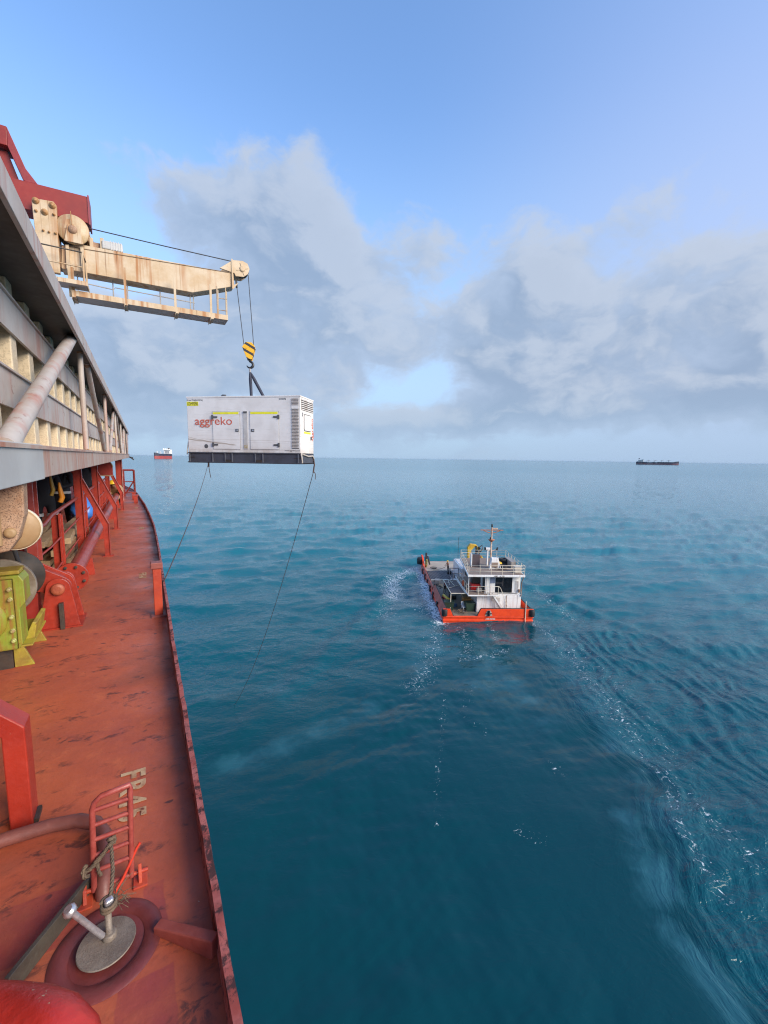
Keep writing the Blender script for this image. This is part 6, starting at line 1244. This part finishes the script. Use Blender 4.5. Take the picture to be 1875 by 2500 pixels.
# ------------------------------------------------------------------ people
def person(name, label, M, J, cols, rad=1.0, helmet=None, vest=None, bands=(), group=None):
    """one continuous body: a skeleton with a thickness at every joint, skinned and smoothed. J: joint name -> point; cols: what each limb wears"""
    t = thing(name, label, 'person', (0, 0, 0), local=True, group=group); t.matrix_world = M
    order = ['pelvis', 'waist', 'chest', 'neck', 'chin', 'head', 'crown']
    rads = {'pelvis': (0.155, 0.115), 'waist': (0.145, 0.105), 'chest': (0.175, 0.12), 'neck': (0.06, 0.06), 'chin': (0.062, 0.07), 'head': (0.078, 0.095), 'crown': (0.06, 0.07)}
    V, E, RD, part = [], [], [], []
    def av(p, r, kind): V.append(Vector(p)); RD.append(r); part.append(kind); return len(V)-1
    idx = {}
    prev = None
    for n in order:
        kd = 'legs' if n == 'pelvis' else ('torso' if n in ('waist', 'chest') else 'skin')
        idx[n] = av(J[n], rads[n], kd)
        if prev is not None: E.append((prev, idx[n]))
        prev = idx[n]
    hd = Vector(J['head']); fw = Vector(J.get('face', (0, -1, 0))).normalized()
    n_ = av(hd+fw*0.105+Vector((0, 0, -0.01)), (0.016, 0.016), 'skin'); E.append((idx['head'], n_))
    for s in ('l', 'r'):
        sh = av(J['shoulder_'+s], (0.072, 0.072), 'torso'); E.append((idx['chest'], sh))
        el = av(J['elbow_'+s], (0.047, 0.047), 'torso'); E.append((sh, el))
        wr = av(J['wrist_'+s], (0.032, 0.032), 'skin'); E.append((el, wr))
        d = (Vector(J['wrist_'+s])-Vector(J['elbow_'+s])).normalized(); pm = av(Vector(J['wrist_'+s])+d*0.07, (0.036, 0.020), 'skin'); E.append((wr, pm))
        sd = d.cross(Vector((0.2, 0.3, 1))).normalized(); dn = d.cross(sd)
        for q in range(4):
            b1_ = av(V[pm]+d*0.045+sd*(q-1.5)*0.020, (0.0095, 0.0095), 'skin'); b2_ = av(V[b1_]+d*(0.035-0.004*abs(q-1))+dn*0.014, (0.008, 0.008), 'skin'); E += [(pm, b1_), (b1_, b2_)]
        th = av(V[pm]+sd*-0.045+d*0.01, (0.011, 0.011), 'skin'); E.append((pm, th))
        hp = av(J['hip_'+s], (0.095, 0.095), 'legs'); E.append((idx['pelvis'], hp))
        kn = av(J['knee_'+s], (0.066, 0.066), 'legs'); E.append((hp, kn))
        an = av(J['ankle_'+s], (0.046, 0.046), 'boots'); E.append((kn, an))
        toe = av(Vector(J['ankle_'+s])+fw*0.17+Vector((0, 0, -0.055)), (0.042, 0.034), 'boots'); E.append((an, toe))
    me = bpy.data.meshes.new('body'); me.from_pydata(V, E, [])
    o = bpy.data.objects.new('body', me); COL.objects.link(o)
    sk = o.modifiers.new('skin', 'SKIN'); sk.use_smooth_shade = True
    for i, r in enumerate(RD): me.skin_vertices[0].data[i].radius = (r[0]*rad, r[1]*rad); me.skin_vertices[0].data[i].use_root = (i == idx['pelvis'])
    o.modifiers.new('smooth', 'SUBSURF').levels = 2
    dg = bpy.context.evaluated_depsgraph_get(); m2 = bpy.data.meshes.new_from_object(o.evaluated_get(dg)); bpy.data.objects.remove(o)
    kinds = ['legs', 'torso', 'skin', 'boots']; m2.materials.clear()
    for q in kinds: m2.materials.append(cols[q])
    segs = [(V[a], V[b], part[b]) for a, b in E]
    for p in m2.polygons:
        c = p.center; best = (9, 'torso')
        for a, b, kd in segs:
            ab = b-a; tt_ = max(0, min(1, (c-a).dot(ab)/max(ab.length_squared, 1e-9))); dd = (c-a-ab*tt_).length
            if dd < best[0]: best = (dd, kd)
        p.material_index = kinds.index(best[1]); p.use_smooth = True
    m2.name = 'body'; b = bpy.data.objects.new('body', m2); COL.objects.link(b); b.parent = t
    if helmet:
        k = MB(); h = hd+Vector((0, 0, 0.05)); k.lathe([(0.135, 0.0), (0.132, 0.02), (0.122, 0.07), (0.085, 0.115), (0.02, 0.13)], tuple(h), 'z', 20); k.box(tuple(h+fw*0.14+Vector((0, 0, 0.006))), (0.18, 0.10, 0.012), fw.to_track_quat('Y', 'Z').to_matrix()); k.build('helmet', helmet, t)
    else:
        k = MB(); k.ball(tuple(hd+Vector((0, 0, 0.055))-fw*0.015), (0.092, 0.10, 0.085), 14, 8); k.build('hair', plain('black hair', (0.012, 0.010, 0.010), 0.8), t)
    for c, rx, ry, h in bands:
        k = MB(); k.lathe([(1.0, -h/2), (1.0, h/2)], (0, 0, 0), 'z', 20); k.v = [(v[0]*rx+c[0], v[1]*ry+c[1], v[2]+c[2]) for v in k.v]; k.build('reflective_band', REFLECT, t)
    return t
def standing(lean=0.0, arms='down', face=(0, -1, 0)):
    J = dict(pelvis=(0, 0, 0.93), waist=(0, -lean*0.1, 1.10), chest=(0, -lean*0.3, 1.32), neck=(0, -lean*0.42, 1.50), chin=(0, -lean*0.46-0.01, 1.555), head=(0, -lean*0.5-0.01, 1.63), crown=(0, -lean*0.5, 1.72), face=face,
             hip_l=(0.10, 0, 0.88), hip_r=(-0.10, 0, 0.88), knee_l=(0.12, -0.02, 0.50), knee_r=(-0.12, 0.02, 0.50), ankle_l=(0.13, 0.02, 0.09), ankle_r=(-0.13, 0.05, 0.09), shoulder_l=(0.20, -lean*0.36, 1.42), shoulder_r=(-0.20, -lean*0.36, 1.42))
    y = -lean*0.3
    if arms == 'down': J.update(elbow_l=(0.27, y+0.02, 1.15), wrist_l=(0.27, y-0.10, 0.92), elbow_r=(-0.27, y+0.02, 1.15), wrist_r=(-0.27, y-0.10, 0.92))
    elif arms == 'forward': J.update(elbow_l=(0.27, y-0.08, 1.17), wrist_l=(0.15, y-0.32, 1.12), elbow_r=(-0.27, y-0.08, 1.17), wrist_r=(-0.12, y-0.34, 1.10))
    return J
HIVIS = plain('orange hi vis cloth', (0.66, 0.075, 0.03), 0.7); TAN_ = plain('dusty orange shirt', (0.52, 0.20, 0.10), 0.7); NB = plain('navy trousers', (0.012, 0.014, 0.024), 0.8)
person('person', 'deckhand in orange vest, white helmet and dark trousers by the canopy of the workboat', M_boat @ Matrix.Translation((-3.55, 8.1, 0.575)) @ Matrix.Rotation(R(25), 4, 'Z') @ Matrix.Scale(1.08, 4), standing(0.15, 'forward'), dict(legs=NB, torso=HIVIS, skin=SKIN, boots=BLACK), helmet=WHITEP, bands=[((0, -0.02, 1.05), 0.175, 0.145, 0.06)])
person('person', 'deckhand in dusty orange shirt and black trousers holding a line on the fore deck', M_boat @ Matrix.Translation((-1.45, 18.3, 0.63)) @ Matrix.Rotation(R(-70), 4, 'Z') @ Matrix.Scale(1.08, 4), standing(0.2, 'forward'), dict(legs=NB, torso=TAN_, skin=SKIN, boots=BLACK), helmet=YELL, bands=[((0, -0.02, 1.06), 0.17, 0.14, 0.05)])
# crew behind the rail of the ship
def crew(px, Y, lab, arms, rz, **kw):
    x = float(VY(px, 1200, Y)[0]); return person('person', lab, Matrix.Translation((x, Y, 0.0)) @ Matrix.Rotation(rz, 4, 'Z') @ Matrix.Scale(0.93, 4), standing(0.1, arms), dict(legs=NAVY, torso=NAVY, skin=NAVY, boots=BLACK), **kw)
crew(106, 9.9, 'crew member in dark overalls with a silver knee band behind the guard rail', 'down', R(15), helmet=WHITEP, bands=[((-0.12, 0.02, 0.64), 0.10, 0.10, 0.06), ((0.12, -0.01, 0.64), 0.10, 0.10, 0.06)])
crew(150, 10.9, 'crew member in dark overalls with a yellow strap behind the timber pile', 'forward', R(-20), helmet=WHITEP, bands=[((0, -0.02, 1.0), 0.19, 0.15, 0.05)])
crew(210, 13.6, 'crew member in black overalls beyond the blue sack', 'down', R(10), helmet=WHITEP)
xs = float(VY(278, 1190, 17.2)[0])
J = standing(0.0, 'down'); J.update(pelvis=(0, 0.25, 0.42), waist=(0, 0.12, 0.52), chest=(0, -0.10, 0.62), neck=(0, -0.24, 0.68), chin=(0, -0.29, 0.69), head=(0, -0.34, 0.70), crown=(0, -0.38, 0.76), hip_l=(0.12, 0.22, 0.40), hip_r=(-0.12, 0.22, 0.40), knee_l=(0.17, -0.14, 0.46), knee_r=(-0.17, -0.14, 0.46), ankle_l=(0.14, 0.12, 0.09), ankle_r=(-0.14, 0.12, 0.09), shoulder_l=(0.2, -0.14, 0.64), shoulder_r=(-0.2, -0.14, 0.64), elbow_l=(0.24, -0.30, 0.42), elbow_r=(-0.24, -0.30, 0.42), wrist_l=(0.10, -0.42, 0.24), wrist_r=(-0.10, -0.42, 0.24))
person('person', 'crouching crew member in a yellow helmet at the far end of the deck pipe', Matrix.Translation((xs, 17.2, 0)), J, dict(legs=TAN, torso=TAN, skin=SKIN, boots=BLACK), helmet=YELL)
def strap(px, Y, y0_, y1_, w, mat, lab):
    q0 = VY(px, y0_, Y); q1 = VY(px+3, y1_, Y); k = MB(); m_ = (q0+q1)/2
    k.tube([q0, q0*0.6+q1*0.4+np.array([0.01, 0, 0]), q0*0.25+q1*0.75+np.array([0.03, 0, 0]), q1], [w*0.35, w*0.8, w, w*0.9], 6)
    o = k.build('hanging_strap', mat, origin=tuple(m_)); tag(o, lab, 'strap')
strap(122, 8.6, 1155, 1210, 0.03, paint('ochre strap', (0.34, 0.22, 0.03), (0.25, 0.16, 0.03), scale=9), 'ochre strap hanging from the hatch above the guard rail')
strap(144, 8.6, 1178, 1226, 0.04, plain('bright orange strap', (0.80, 0.30, 0.02), 0.5), 'bright orange pennant hanging by the guard rail')

# ------------------------------------------------------------------ far ships
def far_ship(name, label, px, py, D, heading, build):
    p = G(px, py, SEA_Z); t = thing(name, label, 'ship', tuple(p), rot=(0, 0, heading), local=True); build(t); return t
SHB = paint('far black hull', (0.018, 0.022, 0.045), (0.03, 0.033, 0.055), rough=0.6, scale=0.05, bump=0); SHR = paint('far red boot paint', (0.36, 0.045, 0.040), (0.28, 0.05, 0.045), rough=0.6, scale=0.05, bump=0); SHM = paint('far maroon boot paint', (0.16, 0.045, 0.055), (0.13, 0.05, 0.055), rough=0.6, scale=0.05, bump=0)
SHW = paint('far white house', (0.72, 0.70, 0.68), (0.62, 0.6, 0.58), rough=0.5, scale=0.06, bump=0)
def hull_at(t, L, B, z0, z1, bowrise, mat, nm, sheer=0.0):
    n = 24; sec = []
    for i in range(n+1):
        u = i/n; x = -L/2+L*u; w = B/2*min(1, (1-u)/0.14+0.02)**0.6*min(1, (u/0.08)*0.5+0.62)
        z_ = z1+bowrise*max(0, (u-0.90)/0.10)**0.5 if u > 0.9 else z1
        sec.append((x+(z_-z0)*0.25*max(0, (u-0.93)/0.07), w, z_))
    vs = []
    for x, w, z_ in sec: vs += [(x, -w, z0), (x, -w*1.0, z_), (x, w, z_), (x, w, z0)]
    k = MB(); k.add(vs, [(4*i+a, 4*i+(a+1) % 4, 4*(i+1)+(a+1) % 4, 4*(i+1)+a) for i in range(n) for a in range(4)]+[(0, 1, 2, 3), (4*n+3, 4*n+2, 4*n+1, 4*n)]); return k.build(nm, mat, t)
def ship_b(t):
    L, B = 262, 36
    hull_at(t, L, B, -3, 11.5, 0, SHM, 'boot_hull'); hull_at(t, L+1.5, B+0.4, 11.5, 20, 6.0, SHB, 'upper_hull')
    k = MB(); k.mm(-L/2+12, -L/2+46, -16, 16, 18, 34); hs = k.build('superstructure', SHW, t)
    k = MB(); k.mm(-L/2+34, -L/2+48, -18.5, 18.5, 34, 38); k.build('bridge', SHW, hs)
    for z in (22, 26, 30): k = MB(); k.mm(-L/2+14, -L/2+44, -16.2, -16.05, z, z+1.3); k.build('window_row', GLASSD, hs)
    k = MB(); k.mm(-L/2+46.1, -L/2+48.2, -17, 17, 35.2, 36.8); k.build('bridge_windows', GLASSD, hs)
    k = MB(); k.mm(-L/2+14, -L/2+21, -5, 5, 34, 42); fn = k.build('funnel', SHW, t)
    k = MB(); k.mm(-L/2+13.5, -L/2+21.5, -5.2, 5.2, 42, 46); k.build('funnel_top', SHB, fn)
    k = MB(); k.mm(-L/2+3, -L/2+10, -3, 3, 18, 25); k.build('aft_house', SHW, t)
    for i in range(4):
        x = -L/2+76+42*i
        k = MB(); k.mm(x-1.8, x+1.8, -2, 2, 18, 36); ck = k.build('cargo_crane', SHW, t)
        k = MB(); k.tube([(x, 0, 32), (x+22*0.55, 0, 30), (x-12, 0, 29)], 0.8, 6); k.mm(x-3, x+4, -3, 3, 27, 31); k.build('crane_jib', SHW, ck)
        k = MB(); k.mm(x-11, x-9.5, -1, 1, 18, 23); k.build('deck_post', SHB, t)
    lettering('NISSEN  LINE', 8.2, WHITEP, 'hull_lettering', depth=0.05, bold=0.1, parent=t, M=Matrix.Translation((-L/2+72, -B/2-0.6, 10.6)) @ Matrix.Rotation(PI/2, 4, 'X'), width=1.15, spacing=1.15)
far_ship('bulk_carrier', 'black and maroon bulk carrier with four cranes and white hull lettering, on the horizon', 1603, 1134.6, 0, -YAW-R(24)+R(-8.5), ship_b)
def ship_a(t):
    L, B = 150, 32
    hull_at(t, L, B, -3, 16, 0, SHR, 'boot_hull'); hull_at(t, L+1.5, B+0.4, 16, 28, 6, SHB, 'upper_hull')
    k = MB(); k.mm(-L/2+8, -L/2+36, -16, 16, 28, 52); hs = k.build('superstructure', SHW, t)
    k = MB(); k.mm(-L/2+30, -L/2+38, -22, 22, 48, 53); k.build('bridge', SHW, hs)
    for z in (33, 38, 43): k = MB(); k.mm(-L/2+36.05, -L/2+36.3, -14, 14, z, z+1.6); k.build('window_row', GLASSD, hs)
    k = MB(); k.mm(-L/2+10, -L/2+18, -5, 5, 52, 62); k.build('funnel', SHB, t)
    for i, x in enumerate((55, 20, -15)):
        k = MB(); k.mm(x-2, x+2, -2, 2, 28, 42); k.build('cargo_crane', SHW, t)
    lampm = plain('lit ship lamp', (1.0, 0.93, 0.82), 0.5, emit=2.0)
    for y in (-18, -7, 5, 17): k = MB(); k.ball((-L/2+38.5, y, 55), 1.8, 8, 6); k.build('deck_lamp', lampm, hs)
far_ship('bulk_carrier', 'small red and black cargo ship with lit deck lamps behind the generator, on the horizon', 398, 1119.8, 0, PI+R(56), ship_a)

# ------------------------------------------------------------------ sea haze
k = MB(); k.mm(-40000, 40000, -40000, 40000, SEA_Z-3.0, 14.0)
hz = bpy.data.materials.new('sea haze'); hz.use_nodes = True; T = NT(hz.node_tree); T.n.clear()
out = T.node('ShaderNodeOutputMaterial'); pv = T.node('ShaderNodeVolumePrincipled'); pv.inputs['Color'].default_value = (0.46, 0.62, 0.76, 1); pv.inputs['Density'].default_value = 0.00002; pv.inputs['Anisotropy'].default_value = 0.0
T.l.new(pv.outputs[0], out.inputs['Volume'])
o = k.build('haze', hz); o['kind'] = 'stuff'
